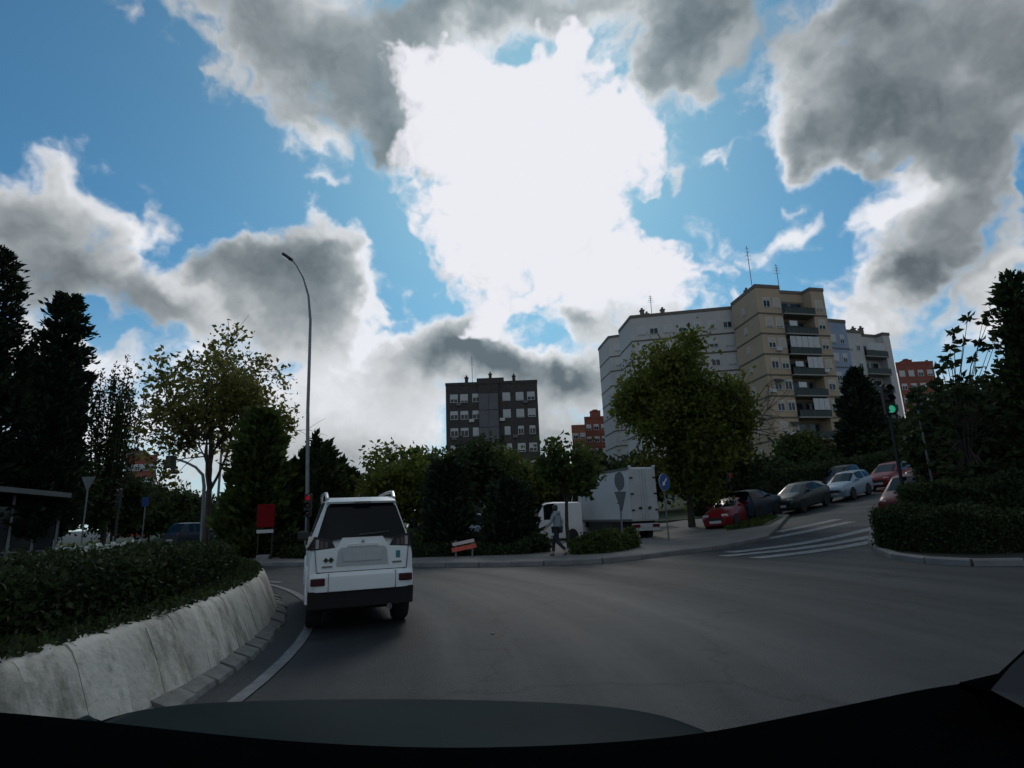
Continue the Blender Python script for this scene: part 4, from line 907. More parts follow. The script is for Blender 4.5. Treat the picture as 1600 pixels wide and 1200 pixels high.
def small_car(name, label, col, loc, heading, L=4.0, W=1.70, Hh=1.46, kind='hatch', group='parked cars', tilt=0.0, lights=True):
    root = thing(name, label, 'car', loc, 0, group); l = L/2; w = W/2
    if kind == 'hatch':
        S = [(l, .28, .5, .60, .62, w*.62, w*.70, w*.62, w*.55, .02), (l-.12, .2, .5, .70, .74, w*.82, w*.9, w*.78, w*.66, .03), (l-.5, .18, .52, .80, .84, w*.92, w, w*.88, w*.75, .04), (l-1.05, .18, .55, .90, .93, w*.94, w, w*.93, w*.8, .04),
             (l-1.75, .18, .55, .94, Hh-.06, w*.94, w, w*.95, w*.70, .04), (l-2.0, .18, .55, .95, Hh, w*.94, w, w*.95, w*.72, .04), (l-2.55, .18, .55, .97, Hh+.01, w*.94, w, w*.95, w*.73, .04), (l-2.63, .18, .55, .97, Hh+.01, w*.94, w, w*.95, w*.73, .04),
             (l-3.35, .18, .56, 1.0, Hh-.05, w*.94, w, w*.94, w*.71, .04), (-l+.42, .2, .56, 1.0, Hh-.10, w*.93, w*.99, w*.92, w*.69, .03), (-l+.12, .22, .55, .95, .98, w*.9, w*.96, w*.88, w*.8, .02), (-l, .28, .5, .75, .80, w*.8, w*.88, w*.8, w*.75, .0)]
        car_shell(root, S, col, {4, 5, 7}, 3, 9)
    elif kind == 'sedan':
        S = [(l, .28, .48, .58, .60, w*.62, w*.72, w*.62, w*.55, .02), (l-.15, .2, .5, .68, .71, w*.82, w*.9, w*.78, w*.66, .03), (l-.6, .18, .52, .78, .82, w*.92, w, w*.88, w*.75, .04), (l-1.25, .18, .55, .88, .91, w*.94, w, w*.93, w*.8, .04),
             (l-2.0, .18, .55, .92, Hh-.05, w*.94, w, w*.95, w*.70, .04), (l-2.3, .18, .55, .93, Hh, w*.94, w, w*.95, w*.72, .04), (l-2.75, .18, .55, .94, Hh, w*.94, w, w*.95, w*.72, .04), (l-2.83, .18, .55, .94, Hh, w*.94, w, w*.95, w*.72, .04),
             (l-3.4, .18, .55, .95, Hh-.08, w*.94, w, w*.94, w*.7, .04), (-l+.55, .18, .55, .94, 1.0, w*.93, w*.98, w*.92, w*.78, .02), (-l+.1, .22, .55, .92, .96, w*.9, w*.95, w*.86, w*.76, .02), (-l, .28, .5, .78, .82, w*.82, w*.88, w*.8, w*.74, .0)]
        car_shell(root, S, col, {4, 5, 7}, 3, 8)
    else:  # tall: estate / off-road / small van
        S = [(l, .30, .55, .72, .75, w*.66, w*.75, w*.68, w*.6, .02), (l-.12, .24, .58, .85, .89, w*.84, w*.92, w*.82, w*.72, .03), (l-.5, .22, .6, .95, .99, w*.93, w, w*.9, w*.78, .04), (l-1.0, .22, .62, 1.02, 1.05, w*.95, w, w*.94, w*.82, .04),
             (l-1.65, .22, .62, 1.05, Hh-.05, w*.95, w, w*.96, w*.76, .04), (l-1.95, .22, .62, 1.06, Hh, w*.95, w, w*.96, w*.78, .04), (l-2.6, .22, .62, 1.07, Hh+.01, w*.95, w, w*.96, w*.79, .04), (l-2.7, .22, .62, 1.07, Hh+.01, w*.95, w, w*.96, w*.79, .04),
             (-l+.75, .22, .62, 1.08, Hh, w*.95, w, w*.95, w*.79, .04), (-l+.5, .22, .62, 1.08, Hh-.02, w*.94, w*.99, w*.94, w*.78, .03), (-l+.12, .26, .6, 1.03, 1.06, w*.92, w*.96, w*.90, w*.84, .02), (-l, .32, .58, .85, .9, w*.84, w*.9, w*.84, w*.8, .0)]
        car_shell(root, S, col, {4, 5, 7}, 3, 9)
    r = .31 if kind != 'tall' else .34
    for sx in (1, -1):
        for y in (l-.78, -l+.72): arch(root, sx*(w*.985), y, r); wheel(root, sx*(w-.09), y, r)
        MB().box(-.13, .13, -.06, .05, -.07, .07, bev=.02).build('headlight', MATS['lamp_clear'], root, loc=(sx*w*.62, l-.13, .66 if kind != 'tall' else .80), rot=(0, 0, -sx*.35))
        MB().box(-.08, .08, -.03, .05, -.12, .12, bev=.02).build('tail_light', MATS['lamp_red'], root, loc=(sx*w*.80, -l+.05, .80 if kind != 'tall' else .92))
        MB().box(-.09, .09, -.05, .05, -.05, .06, bev=.02).build('wing_mirror', MATS[col], root, loc=(sx*(w+.05), l-1.45, .95 if kind != 'tall' else 1.08))
    MB().box(-.26, .26, -.02, .015, -.055, .055).build('number_plate', MATS['plate'], root, loc=(0, l+.005, .42)); MB().box(-.26, .26, -.015, .02, -.055, .055).build('number_plate', MATS['plate'], root, loc=(0, -l-.003, .62))
    MB().box(-w*.5, w*.5, -.03, .02, -.06, .06, bev=.015).build('grille', MATS['black_plastic'], root, loc=(0, l-.005, .54))
    # sit on the slope
    f = Vector((-math.sin(heading), math.cos(heading))); a = gz(loc[0]+f.x*1.3, loc[1]+f.y*1.3); b = gz(loc[0]-f.x*1.3, loc[1]-f.y*1.3); rr = Vector((f.y, -f.x)); c = gz(loc[0]+rr.x*.8, loc[1]+rr.y*.8); d = gz(loc[0]-rr.x*.8, loc[1]-rr.y*.8)
    root.rotation_mode = 'XYZ'; X = Vector((rr.x*1.6, rr.y*1.6, c-d)).normalized(); Yv = Vector((f.x*2.6, f.y*2.6, a-b)).normalized(); Zv = X.cross(Yv).normalized(); Yv = Zv.cross(X)
    root.rotation_euler = Matrix((X, Yv, Zv)).transposed().to_euler(); root.location = (loc[0], loc[1], (a+b)/2+.002)
    return root
def hd(dx, dy): return math.atan2(-dx, dy)     # heading angle whose forward is (dx,dy)
U = Vector((.82, .57))
def on(px, py): p = gp(px, py); return (p.x, p.y, p.z)
small_car('parked_car', 'dark navy estate car parked behind the red car', 'paint_navy', on(1186, 812), hd(.82, .57), 3.1, 1.3, 1.42, 'tall')
small_car('parked_car', 'black parked car below the silver hatchback', 'paint_green_black', on(1254, 797), hd(-.80, -.60), 3.9, 1.45, 1.3, 'hatch')
small_car('parked_car', 'silver blue hatchback parked facing downhill', 'paint_silver', on(1327, 779), hd(-.80, -.60), 3.4, 1.4, 1.36, 'hatch')
small_car('parked_car', 'red car parked uphill of the silver hatchback', 'paint_red', on(1394, 762), hd(-.80, -.60), 3.5, 1.4, 1.36, 'hatch')
small_car('parked_car', 'red car parked beside the little lawn', 'paint_red', on(1140, 824), hd(-.62, -.78), 3.3, 1.35, 1.2, 'sedan')
small_car('parked_car', 'dark car standing behind the silver hatchback', 'paint_black', (gp(1310, 770).x+1.6, gp(1310, 770).y+2.3, 0), hd(-.80, -.60), 3.7, 1.55, 1.44, 'hatch')
small_car('waiting_car', 'dark red car waiting left of the sign post above the corner hedge', 'paint_dark_red', on(1428, 803), hd(-.75, -.66), 3.4, 1.35, 1.4, 'hatch', 'cars waiting at the crossing')
small_car('waiting_car', 'dark red car right behind the sign post above the corner hedge', 'paint_dark_red', on(1446, 790), hd(-.75, -.66), 3.4, 1.4, 1.4, 'sedan', 'cars waiting at the crossing')
small_car('parked_car', 'white car farthest up the street behind the sign post', 'paint_white', (30.2, 38.6, 0), hd(-.82, -.57), 4.0, 1.65, 1.42, 'hatch')
small_car('parked_car', 'second white car up the street, just above the dark red cars', 'paint_white', (28.0, 35.2, 0), hd(-.82, -.57), 4.0, 1.65, 1.42, 'sedan')
# avenue on the left
small_car('avenue_car', 'dark off-road car with bright window on the left avenue', 'paint_navy', (-20.6, 38.0, 0), hd(.35, .94), 3.8, 1.5, 1.6, 'tall', 'cars on the left avenue')
small_car('avenue_car', 'silver car right of the dark off-road car', 'paint_silver', (-20.3, 42, 0), hd(.5, .86), 3.8, 1.6, 1.4, 'hatch', 'cars on the left avenue')
small_car('avenue_car', 'small white car farther along the left avenue', 'paint_white', (-20.8, 46.5, 0), hd(.4, -.9), 3.8, 1.6, 1.4, 'hatch', 'cars on the left avenue')
small_car('avenue_car', 'white car low between the slender tree and the conifer', 'paint_white', (-15.6, 33.5, 0), hd(.5, -.86), 3.8, 1.6, 1.4, 'sedan', 'cars on the left avenue')
for k, (x, y, c, lab) in enumerate(((-27.5, 62, 'paint_white', 'white car in the far row on the avenue, nearest the trees'), (-30, 66, 'paint_silver', 'silver car in the far row on the avenue'), (-26, 71, 'paint_white', 'white car in the far row behind the slender trunk'), (-24, 66, 'paint_grey', 'grey car in the far row right of the slender trunk'))):
    small_car('avenue_car', lab, c, (x, y, 0), hd(.9, .3), 3.9, 1.6, 1.45, 'hatch', 'cars on the left avenue')
# car park behind the middle pavement
for k, (px, Y, c, hdg, kind, lab) in enumerate(((748, 26.5, 'paint_silver', (.95, .2), 'hatch', 'silver car parked behind the striped barrier'), (775, 29.5, 'paint_white', (.95, .2), 'sedan', 'white car parked between the two black cypresses'), (662, 27.0, 'paint_grey', (.2, -1), 'hatch', 'grey car parked right of the white car roof'), (590, 31, 'paint_white', (.3, -1), 'hatch', 'white car hidden behind the white off-road car'))):
    p = gx(px, 800, Y); small_car('parked_car', lab, c, tuple(p), hd(*hdg), 3.8, 1.6, 1.42, kind)
# ---- compact white van
def van():
    p = gx(857, 800, 27.0); root = thing('white_van', 'white compact van facing left behind the walking person', 'van', p, hd(-.93, -.10)); root.scale = (.85, .72, .95)
    l, w, H = 1.95, .80, 1.86
    S = [(l, .3, .5, .72, .75, w*.7, w*.8, w*.72, w*.62, .02), (l-.1, .22, .55, .86, .90, w*.9, w*.95, w*.86, w*.75, .03), (l-.55, .2, .6, 1.0, 1.04, w*.95, w, w*.93, w*.82, .04), (l-.95, .2, .6, 1.06, 1.12, w*.95, w, w*.95, w*.84, .04), (l-1.5, .2, .6, 1.1, H-.08, w*.95, w, w*.97, w*.80, .04), (l-1.75, .2, .6, 1.1, H, w*.95, w, w*.97, w*.83, .04), (l-2.2, .2, .6, 1.1, H+.02, w*.95, w, w*.97, w*.85, .04), (l-2.3, .2, .6, 1.1, H+.02, w*.95, w, w*.97, w*.85, .04), (-l+.15, .2, .6, 1.1, H, w*.95, w, w*.97, w*.85, .03), (-l, .25, .6, 1.1, H-.06, w*.93, w*.98, w*.95, w*.82, .0)]
    car_shell(root, S, 'truck_white', {4, 5}, 3, None)
    for sx in (1, -1):
        for y in (l-.72, -l+.65): arch(root, sx*(w*.985), y, .31); wheel(root, sx*(w-.09), y, .31)
        MB().box(-.12, .12, -.06, .05, -.1, .1, bev=.02).build('headlight', MATS['lamp_clear'], root, loc=(sx*w*.68, l-.1, .78)); MB().box(-.1, .1, -.05, .05, -.1, .1, bev=.02).build('wing_mirror', MATS['black_plastic'], root, loc=(sx*(w+.07), l-1.2, 1.15))
        MB().box(-.03, .03, -.02, .05, -.16, .16).build('tail_light', MATS['lamp_red'], root, loc=(sx*w*.85, -l-.01, 1.0))
    MB().box(-w*.95, w*.95, -.05, .05, -.12, .1, bev=.03).build('bumper', MATS['black_plastic'], root, loc=(0, l-.02, .42)); MB().box(-.25, .25, -.02, .02, -.05, .05).build('number_plate', MATS['plate'], root, loc=(0, l+.04, .42))
    MB().box(-w*.4, w*.4, -.02, .02, -.05, .05).build('grille', MATS['black_plastic'], root, loc=(0, l+.0, .66))
van()
# ---- box truck
def truck():
    A = at(986, 800, 24.6); Bf = at(911, 800, 28.9); d = Vector((Bf.x-A.x, Bf.y-A.y)); L = d.length; d.normalize(); rt = Vector((d.y, -d.x)); W = 1.30
    o = Vector((A.x, A.y))+rt*W/2; root = thing('box_truck', 'white box truck with plain side parked facing away', 'truck', (o.x, o.y, gz(o.x, o.y)), hd(d.x, d.y)); w = W/2
    zb = .82; zt = top_z(984, 730, 24.6)-root.location.z
    MB().box(-w, w, 0, L, zb, zt, bev=.02).build('cargo_box', MATS['truck_white'], root)
    for x in (-w, w):
        for z in (zb+.04, zt-.05): MB().box(-.03, .03, -.01, L+.01, -.05, .05).build('edge_rail', MATS['galvanised'], root, loc=(x*1.005, 0, z))
    for sx in (-1, 1):
        dr = MB().box(min(0, sx)*w*.97+(.01 if sx > 0 else 0), max(0, sx)*w*.97-(.01 if sx < 0 else 0), -.045, -.005, zb+.06, zt-.08).build('rear_door', MATS['truck_white_shaded'], root)
        put('lock_rod', MB().tube([(sx*.13, -.07, zb+.05), (sx*.13, -.07, zt-.1)], .012, 6).mesh('lock_rod', MATS['truck_white_shaded']), dr)
        for z in (.2, .5, .8): put('hinge', MB().box(sx*w*.86-.07, sx*w*.86+.07, -.075, -.04, zb+(zt-zb)*z-.035, zb+(zt-zb)*z+.035).mesh('hinge', MATS['black_plastic']), dr)
        put('handle', MB().box(sx*.22-.07, sx*.22+.07, -.09, -.04, zb+.48, zb+.58).mesh('handle', MATS['black_plastic']), dr)
        MB().box(-.16, .16, -.03, .03, -.06, .06, bev=.01).build('tail_light', MATS['lamp_red'], root, loc=(sx*w*.72, -.05, .62))
        MB().box(-.06, .06, -.05, .02, -.05, .05).build('marker_lamp', MATS['lamp_clear'], root, loc=(sx*w*.9, -.02, zt+.03))
    MB().box(-w*.95, w*.95, -.10, .0, .42, .52, bev=.015).box(-w*.95, w*.95, -.03, .05, .52, .72).build('rear_bumper', MATS['truck_white_shaded'], root); MB().box(-.26, .26, -.115, -.10, .54, .65).build('number_plate', MATS['plate'], root)
    MB().box(-w*.8, w*.8, .1, L+1.6, .55, .88).build('chassis', MATS['under_dark'], root)
    for sx in (-1, 1): MB().box(sx*w*.9-.03, sx*w*.9+.03, .9, L-.5, .45, .82).build('side_guard', MATS['black_plastic'], root)
    for sx in (1, -1): wheel(root, sx*(w-.2), .75, .36, .28); wheel(root, sx*(w-.2), L+.95, .36, .24)
    c0 = L+.06; cw = .90; H = 2.25     # cab
    S = [(c0+1.9, .4, .6, .85, .9, cw*.85, cw*.92, cw*.86, cw*.75, .02), (c0+1.75, .35, .65, 1.05, 1.1, cw*.95, cw, cw*.92, cw*.8, .03), (c0+1.35, .35, .7, 1.22, 1.28, cw*.96, cw, cw*.95, cw*.85, .03), (c0+.85, .35, .7, 1.25, H-.05, cw*.96, cw, cw*.97, cw*.8, .04), (c0+.6, .35, .7, 1.25, H, cw*.96, cw, cw*.97, cw*.84, .04), (c0+.1, .35, .7, 1.25, H, cw*.96, cw, cw*.97, cw*.85, .04), (c0, .35, .7, 1.25, H-.03, cw*.95, cw*.99, cw*.96, cw*.84, .0)]
    cab = put('cab', None, root); car_shell(cab, S, 'truck_white', {3, 4}, 2, None)
    for sx in (-1, 1): MB().box(-.08, .08, -.05, .05, -.18, .18, bev=.02).build('wing_mirror', MATS['black_plastic'], root, loc=(sx*(cw+.14), c0+1.0, 1.55))
truck()
# ---- the white off-road car ahead
def suv():
    H = 1.66; w = .735; l = 2.05
    # rear right tyre foot in the photo gives the place
    foot = gp(632, 966); hdg = math.radians(20); f = Vector((-math.sin(hdg), math.cos(hdg))); r = Vector((f.y, -f.x))
    o = Vector((foot.x, foot.y)) - r*((w-.13)*.9+.10) + f*(l-.62)
    root = thing('off_road_car', 'white off-road estate car driving ahead round the island', 'car', (o.x, o.y, gz(o.x, o.y)), hdg); root.scale = (.90, 1, 1)
    S = [(l, .42, .6, .80, .83, w*.7, w*.8, w*.7, w*.62, .02), (l-.1, .36, .62, .93, .97, w*.88, w*.95, w*.84, w*.75, .03), (l-.5, .34, .64, 1.02, 1.05, w*.94, w, w*.9, w*.8, .04), (l-1.15, .34, .66, 1.08, 1.11, w*.95, w, w*.95, w*.86, .04),
         (l-1.75, .34, .66, 1.11, H-.07, w*.95, w, w*.965, w*.69, .03), (l-2.0, .34, .66, 1.12, H-.02, w*.95, w, w*.965, w*.71, .03), (l-2.45, .34, .66, 1.12, H, w*.95, w, w*.965, w*.715, .03), (l-2.54, .34, .66, 1.12, H, w*.95, w, w*.965, w*.715, .03), (l-3.15, .34, .66, 1.13, H-.01, w*.95, w, w*.96, w*.71, .03), (l-3.22, .34, .66, 1.13, H-.01, w*.95, w, w*.96, w*.71, .03),
         (-l+.42, .36, .66, 1.13, H-.03, w*.95, w, w*.96, w*.70, .03), (-l+.30, .38, .66, 1.13, H-.04, w*.95, w*.995, w*.955, w*.69, .025), (-l+.06, .44, .66, 1.10, 1.13, w*.94, w*.985, w*.93, w*.88, .0), (-l, .50, .66, .98, 1.0, w*.92, w*.97, w*.92, w*.88, .0)]
    car_shell(root, S, 'paint_white', {4, 5, 7, 9}, 3, None)
    B = -l
    def P(name, poly, y0, y1, m, parent=root, smooth=None, slope=0.0):
        """panel in the rear plane: polygon of (x,z), leaning forward by slope with height"""
        yy = lambda z: slope*max(0, z-1.12)
        mb = MB(); mb.loft([[(x, y0+yy(z), z) for x, z in poly], [(x, y1+yy(z), z) for x, z in poly]]); return put(name, mb.mesh(name, MATS[m], smooth), parent)
    sl = .50
    # tailgate: pressed white panel, window, recess for the plate
    gate = P('tailgate', [(-.60, .73), (.60, .73), (.63, .95), (.635, 1.0), (.36, 1.02), (.28, 1.14), (-.28, 1.14), (-.36, 1.02), (-.635, 1.0), (-.63, .95)], B-.035, B+.03, 'paint_white')
    for sx in (1, -1): P('panel_gap', [(sx*.622-.004, .73), (sx*.622+.004, .73), (sx*.65+.004, 1.0), (sx*.65-.004, 1.0)], B-.037, B-.03, 'black_plastic', gate)
    P('panel_gap', [(-.62, .722), (.62, .722), (.62, .732), (-.62, .732)], B-.038, B-.03, 'black_plastic', gate)
    P('plate_recess', [(-.36, .79), (.36, .79), (.34, .98), (.30, 1.02), (-.30, 1.02), (-.34, .98)], B-.043, B-.034, 'plate', gate)
    P('number_plate', [(-.27, .85), (.27, .85), (.27, .965), (-.27, .965)], B-.055, B-.042, 'plate', gate)
    P('handle', [(-.22, 1.03), (.22, 1.03), (.2, 1.06), (-.2, 1.06)], B-.055, B-.03, 'truck_white', gate)
    P('emblem', [(-.028, 1.085), (0, 1.065), (.028, 1.085), (0, 1.11)], B-.045, B-.03, 'rim', gate)
    for x, z, q in ((-.50, .875, .035), (-.43, .875, .04)): P('badge', [(x-q, z), (x, z-q*.9), (x+q, z), (x, z+q*.9)], B-.048, B-.03, 'black_plastic', gate)
    P('badge', [(-.55, .785), (-.41, .785), (-.41, .805), (-.55, .805)], B-.046, B-.03, 'steel_grey', gate); P('badge', [(.42, .80), (.55, .80), (.55, .82), (.42, .82)], B-.046, B-.03, 'steel_grey', gate)
    P('sticker', [(.47, .86), (.53, .86), (.53, .95), (.47, .95)], B-.04, B-.03, 'sign_blue_green', gate)
    win = P('rear_window', [(-.50, 1.10), (-.30, 1.13), (.30, 1.13), (.50, 1.10), (.63, 1.13), (.50, 1.53), (.45, 1.575), (-.45, 1.575), (-.50, 1.53), (-.63, 1.13)], B-.012, B+.10, 'glass_dark', slope=sl)
    P('wiper', [(-.05, 1.16), (.38, 1.19), (.38, 1.205), (-.05, 1.185)], B-.025, B-.01, 'black_plastic', win, slope=sl)
    sp = MB().loft([[(-.50, B+.16, 1.575), (.50, B+.16, 1.575), (.52, B+.5, 1.60), (-.52, B+.5, 1.60)], [(-.49, B+.14, 1.60), (.49, B+.14, 1.60), (.51, B+.5, 1.64), (-.51, B+.5, 1.64)], [(-.44, B+.20, 1.625), (.44, B+.20, 1.625), (.48, B+.5, 1.665), (-.48, B+.5, 1.665)]]); sp.build('roof_spoiler', MATS['paint_white'], root, 40)
    P('stop_lamp', [(-.12, 1.585), (.12, 1.585), (.12, 1.597), (-.12, 1.597)], B+.125, B+.15, 'lamp_red', slope=0)
    for s in (1, -1):
        tl = MB().loft([[(s*.37, B-.03, 1.01), (s*.44, B-.03, 1.125), (s*.66, B-.02, 1.17), (s*.70, B-.015, 1.0)], [(s*.40, B+.05, 1.01), (s*.46, B+.06, 1.12), (s*.735, B+.20, 1.17), (s*.762, B+.22, 1.0)]]); t = tl.build('tail_light', MATS['tail_smoke'], root)
        for q in range(3): put('lamp_segment', MB().box(s*(.50+.06*q)-.022, s*(.50+.06*q)+.022, B-.034, B-.02, 1.02, 1.10+.015*q).mesh('lamp_segment', MATS['rim' if q == 2 else 'lamp_dim']), t)
    # bumper
    def bring(z, g, d):      # horizontal section of the bumper with rounded corners
        h = [(.50, B-.085+d), (.62, B-.07+d), (.70, B-.02+d), (.738, B+.10), (.748, B+.45)]
        return [(-x*g, y, z) for x, y in reversed(h)]+[(x*g, y, z) for x, y in h]
    bp = MB().loft([bring(.48, .985, .07), bring(.50, 1, .01), bring(.60, 1.004, 0), bring(.675, 1.003, .0), bring(.715, .995, .03), bring(.735, .985, .07)])
    bm_ = bp.build('bumper', MATS['paint_white'], root, 35)
    for s in (1, -1):
        put('reflector', MB().box(s*.60-.095, s*.60+.095, B-.095, B-.07, .575, .665, bev=.01).mesh('reflector', MATS['lamp_red_dark']), bm_)
        put('bumper_seam', MB().box(s*.46-.003, s*.46+.003, B-.088, B-.06, .45, .715).mesh('bumper_seam', MATS['black_plastic']), bm_)
    MB().loft([[(-.66, B+.10, .24), (.62, B+.10, .27), (.62, B+.5, .27), (-.66, B+.5, .24)], [(-.71, B-.05, .30), (.71, B-.05, .30), (.74, B+.5, .30), (-.74, B+.5, .30)], [(-.72, B-.05, .505), (.72, B-.05, .505), (.73, B+.5, .505), (-.73, B+.5, .505)]]).build('lower_bumper', MATS['under_dark'], root)
    MB().lathe([(.035, 0), (.035, -.12), (.028, -.12), (.028, -.02)], 10, 'Y').build('exhaust_pipe', MATS['rim'], root, loc=(.38, B+.06, .27))
    MB().box(-.62, .62, B+.3, l-.3, .22, .36).build('underbody', MATS['under_dark'], root)
    for s in (1, -1):
        pts = [(s*.50, l-1.85, H-.02), (s*.515, l-2.0, H+.07), (s*.525, l-2.6, H+.085), (s*.515, B+.85, H+.08), (s*.50, B+.50, H+.06), (s*.49, B+.34, H-.02)]; MB().tube(pts, [.022, .024, .022, .022, .026, .03], 7).build('roof_rail', MATS['rail_silver'], root, 50)
        for y in (l-.85, -l+.62): arch(root, s*w*.985, y, .36); wheel(root, s*(w-.11), y, .34, .215)
        for y in (l-.85, -l+.62):
            a = MB(); pr = [(.36+dr) for dr in (0, .055)]; ring = lambda rr, x: [(x, y+rr*math.cos(PI*k/12), .34+rr*math.sin(PI*k/12)) for k in range(13)]
            a.loft([ring(.375, s*(w+.0)), ring(.385, s*(w+.028)), ring(.44, s*(w+.022)), ring(.455, s*(w-.02))], cap=False, closed=False); a.build('arch_flare', MATS['paint_white'], root, 50)
        MB().box(-.1, .1, -.07, .06, -.07, .08, bev=.025).build('wing_mirror', MATS['black_plastic'], root, loc=(s*(w+.07), l-1.42, 1.13)); MB().box(-.02, .02, -.1, .1, -.015, .015).build('door_handle', MATS['rim'], root, loc=(s*(w+.008), -.05, .99)); MB().box(-.02, .02, -.1, .1, -.015, .015).build('door_handle', MATS['rim'], root, loc=(s*(w+.008), -.95, 1.0))
        MB().box(-.012, .012, -1.3, 1.3, -.06, .04).build('sill_trim', MATS['black_plastic'], root, loc=(s*(w*.955), .0, .40))
    MB().tube([(0, B+.72, H+.02), (0, B+.62, H+.06)], [.02, .012], 6).build('roof_aerial', MATS['black_plastic'], root)
mat('tail_smoke', (.035, .032, .036), .1, var=.2, scale=12, coat=.6); mat('lamp_dim', (.10, .07, .075), .2, var=.1, coat=.4); mat('lamp_red_dark', (.045, .007, .010), .2, coat=.4); mat('rail_silver', (.50, .51, .52), .3, .5); mat('sign_blue_green', (.02, .18, .19), .5)
suv()
# ------------------------------------------------------------------ street furniture
mat('sign_blue', (.015, .07, .25), .45, var=.1, scale=5); mat('sign_white', (.62, .62, .62), .5, var=.05); mat('panel_red', (.14, .005, .009), .8, var=.12, scale=4, spec=.1)
mat('barrier_red', (.55, .09, .06), .55, var=.15, scale=5); mat('barrier_white', (.55, .45, .42), .6, var=.1, scale=5); mat('light_housing', (.012, .013, .013), .6, var=.2, scale=8)
mat('lens_green', (.02, .2, .12), .3, emit=(.10, .95, .60, .25)); mat('lens_red', (.12, .006, .012), .4, emit=(1.0, .03, .06, .09)); mat('lens_off', (.03, .018, .012), .3); mat('lens_white', (.5, .5, .5), .3, emit=(1., .97, .9, .8))
mat('shelter_roof', (.11, .12, .12), .55, var=.2, scale=2)
def street_lamp():
    Y = 22.0; b = base_at(481, Y); root = thing('street_lamp', 'tall slim street lamp with curved arm before the clouds', 'street lamp', b)
    z = lambda px, py: at(px, py, Y)-b
    pts = [Vector((0, 0, -.1)), Vector((0, 0, 1.2)), z(481, 640), z(483.5, 560), z(485, 500), z(482, 462), z(474, 434), z(463, 414), z(456, 406)]
    MB().tube(pts, [.10, .085, .065, .06, .055, .045, .04, .035, .032], 10).build('pole', MATS['steel_grey'], root, 50); MB().lathe([(.17, 0), (.17, .04), (.12, .06), (.11, .5)], 12).build('pole_base', MATS['steel_grey'], root)
    h = z(457, 407); e = z(444, 398); d = (e-h).normalized(); L = (e-h).length*1.15; q = d.to_track_quat('Y', 'Z').to_matrix().to_4x4(); q.translation = h
    hd_ = MB().loft([[(x*s, y*L, zz) for x, zz in ((-.10, -.05), (.10, -.05), (.10, .05), (-.10, .05))] for y, s in ((0, .5), (.2, 1.2), (.7, 1.3), (1.0, .8))], M=q).build('lamp_head', MATS['light_housing'], root)
    MB().box(-.09, .09, L*.3, L*.9, -.075, -.05, M=q).build('lamp_glass', MATS['window_glass'], root)
street_lamp()
def disc(name, r, y0, y1, m, parent, z, n=28, rim=0.0):
    return put(name, MB().lathe([(r-rim, y0), (r, y0+.003), (r, y1-.003), (r-rim, y1)], n, 'Y').mesh(name, MATS[m], 40), parent, (0, 0, z))
# round sign over a give-way triangle, seen from behind
def signs():
    Y = 18.9; b = base_at(970, Y); b.z += .12; root = thing('road_sign', 'round sign above a triangle, grey backs, before the truck', 'road sign', b, math.radians(50)); H = at(967, 737, Y).z-b.z
    MB().tube([(0, 0, -.1), (0, 0, H-.02)], .03, 8).build('post', MATS['galvanised'], root); disc('round_plate', .30, -.05, -.03, 'sign_back', root, H-.30)
    s = .36; put('triangle_plate', MB().loft([[(-s, y, .62), (s, y, .62), (.02, y, .0), (-.02, y, .0)] for y in (-.05, -.03)]).mesh('triangle_plate', MATS['sign_back']), root, (0, 0, H-1.26))
    for z in (H-.15, H-.45, H-.75, H-1.0): put('bracket', MB().box(-.16, .16, -.032, .03, -.02, .02).mesh('bracket', MATS['galvanised']), root, (0, 0, z))
    Y = 22.3; b = base_at(1041, Y); b.z += .12; root = thing('road_sign', 'round blue arrow sign on a post right of the truck', 'road sign', b, math.radians(40)); H = at(1039, 740, Y).z-b.z
    MB().tube([(0, 0, -.1), (0, 0, H-.02)], .03, 8).build('post', MATS['galvanised'], root); p = disc('round_plate', .32, -.05, -.03, 'sign_blue', root, H-.32); disc('rim', .325, -.048, -.027, 'sign_white', root, H-.32)
    M = Matrix.Rotation(math.radians(45), 4, 'Y'); put('arrow', MB().loft([[(x, y, z) for x, z in ((-.03, .2), (-.03, -.05), (-.10, -.05), (0, -.2), (.10, -.05), (.03, -.05), (.03, .2))] for y in (-.056, -.05)], M=M).mesh('arrow', MATS['sign_white']), p)
    # give-way back at the left
    Y = 27; b = base_at(133, Y); root = thing('road_sign', 'inverted triangle sign on a thin post at the left', 'road sign', b, .2); H = at(133, 746, Y).z-b.z
    MB().tube([(0, 0, -.1), (0, 0, H)], .035, 8).build('post', MATS['galvanised'], root); put('triangle_plate', MB().loft([[(-.30, y, .62), (.30, y, .62), (.03, y, .0), (-.03, y, .0)] for y in (-.06, -.035)]).mesh('triangle_plate', MATS['sign_back']), root, (0, 0, H-.60))
    # blue sign, left avenue
    Y = 36; b = base_at(226, Y); root = thing('road_sign', 'small blue sign beside the left avenue', 'road sign', b, 0); H = at(226, 777, Y).z-b.z
    MB().tube([(0, 0, -.1), (0, 0, H)], .035, 8).build('post', MATS['galvanised'], root); put('plate', MB().box(-.2, .2, -.06, -.035, -.55, 0).mesh('plate', MATS['sign_blue']), root, (0, 0, H))
    # narrow sign seen nearly edge-on at the right
    Y = 18.0; b = base_at(1466, Y); b.z += .1; root = thing('road_sign', 'tall post with a sign seen almost edge-on before the right trees', 'road sign', b, math.radians(38)); H = at(1434, 603, Y).z-b.z
    MB().tube([(0, 0, -.1), (0, 0, H)], .035, 8).build('post', MATS['galvanised'], root); put('plate', MB().box(-.32, .32, -.06, -.03, -.75, 0, bev=.01).mesh('plate', MATS['sign_back']), root, (0, 0, H))
signs()
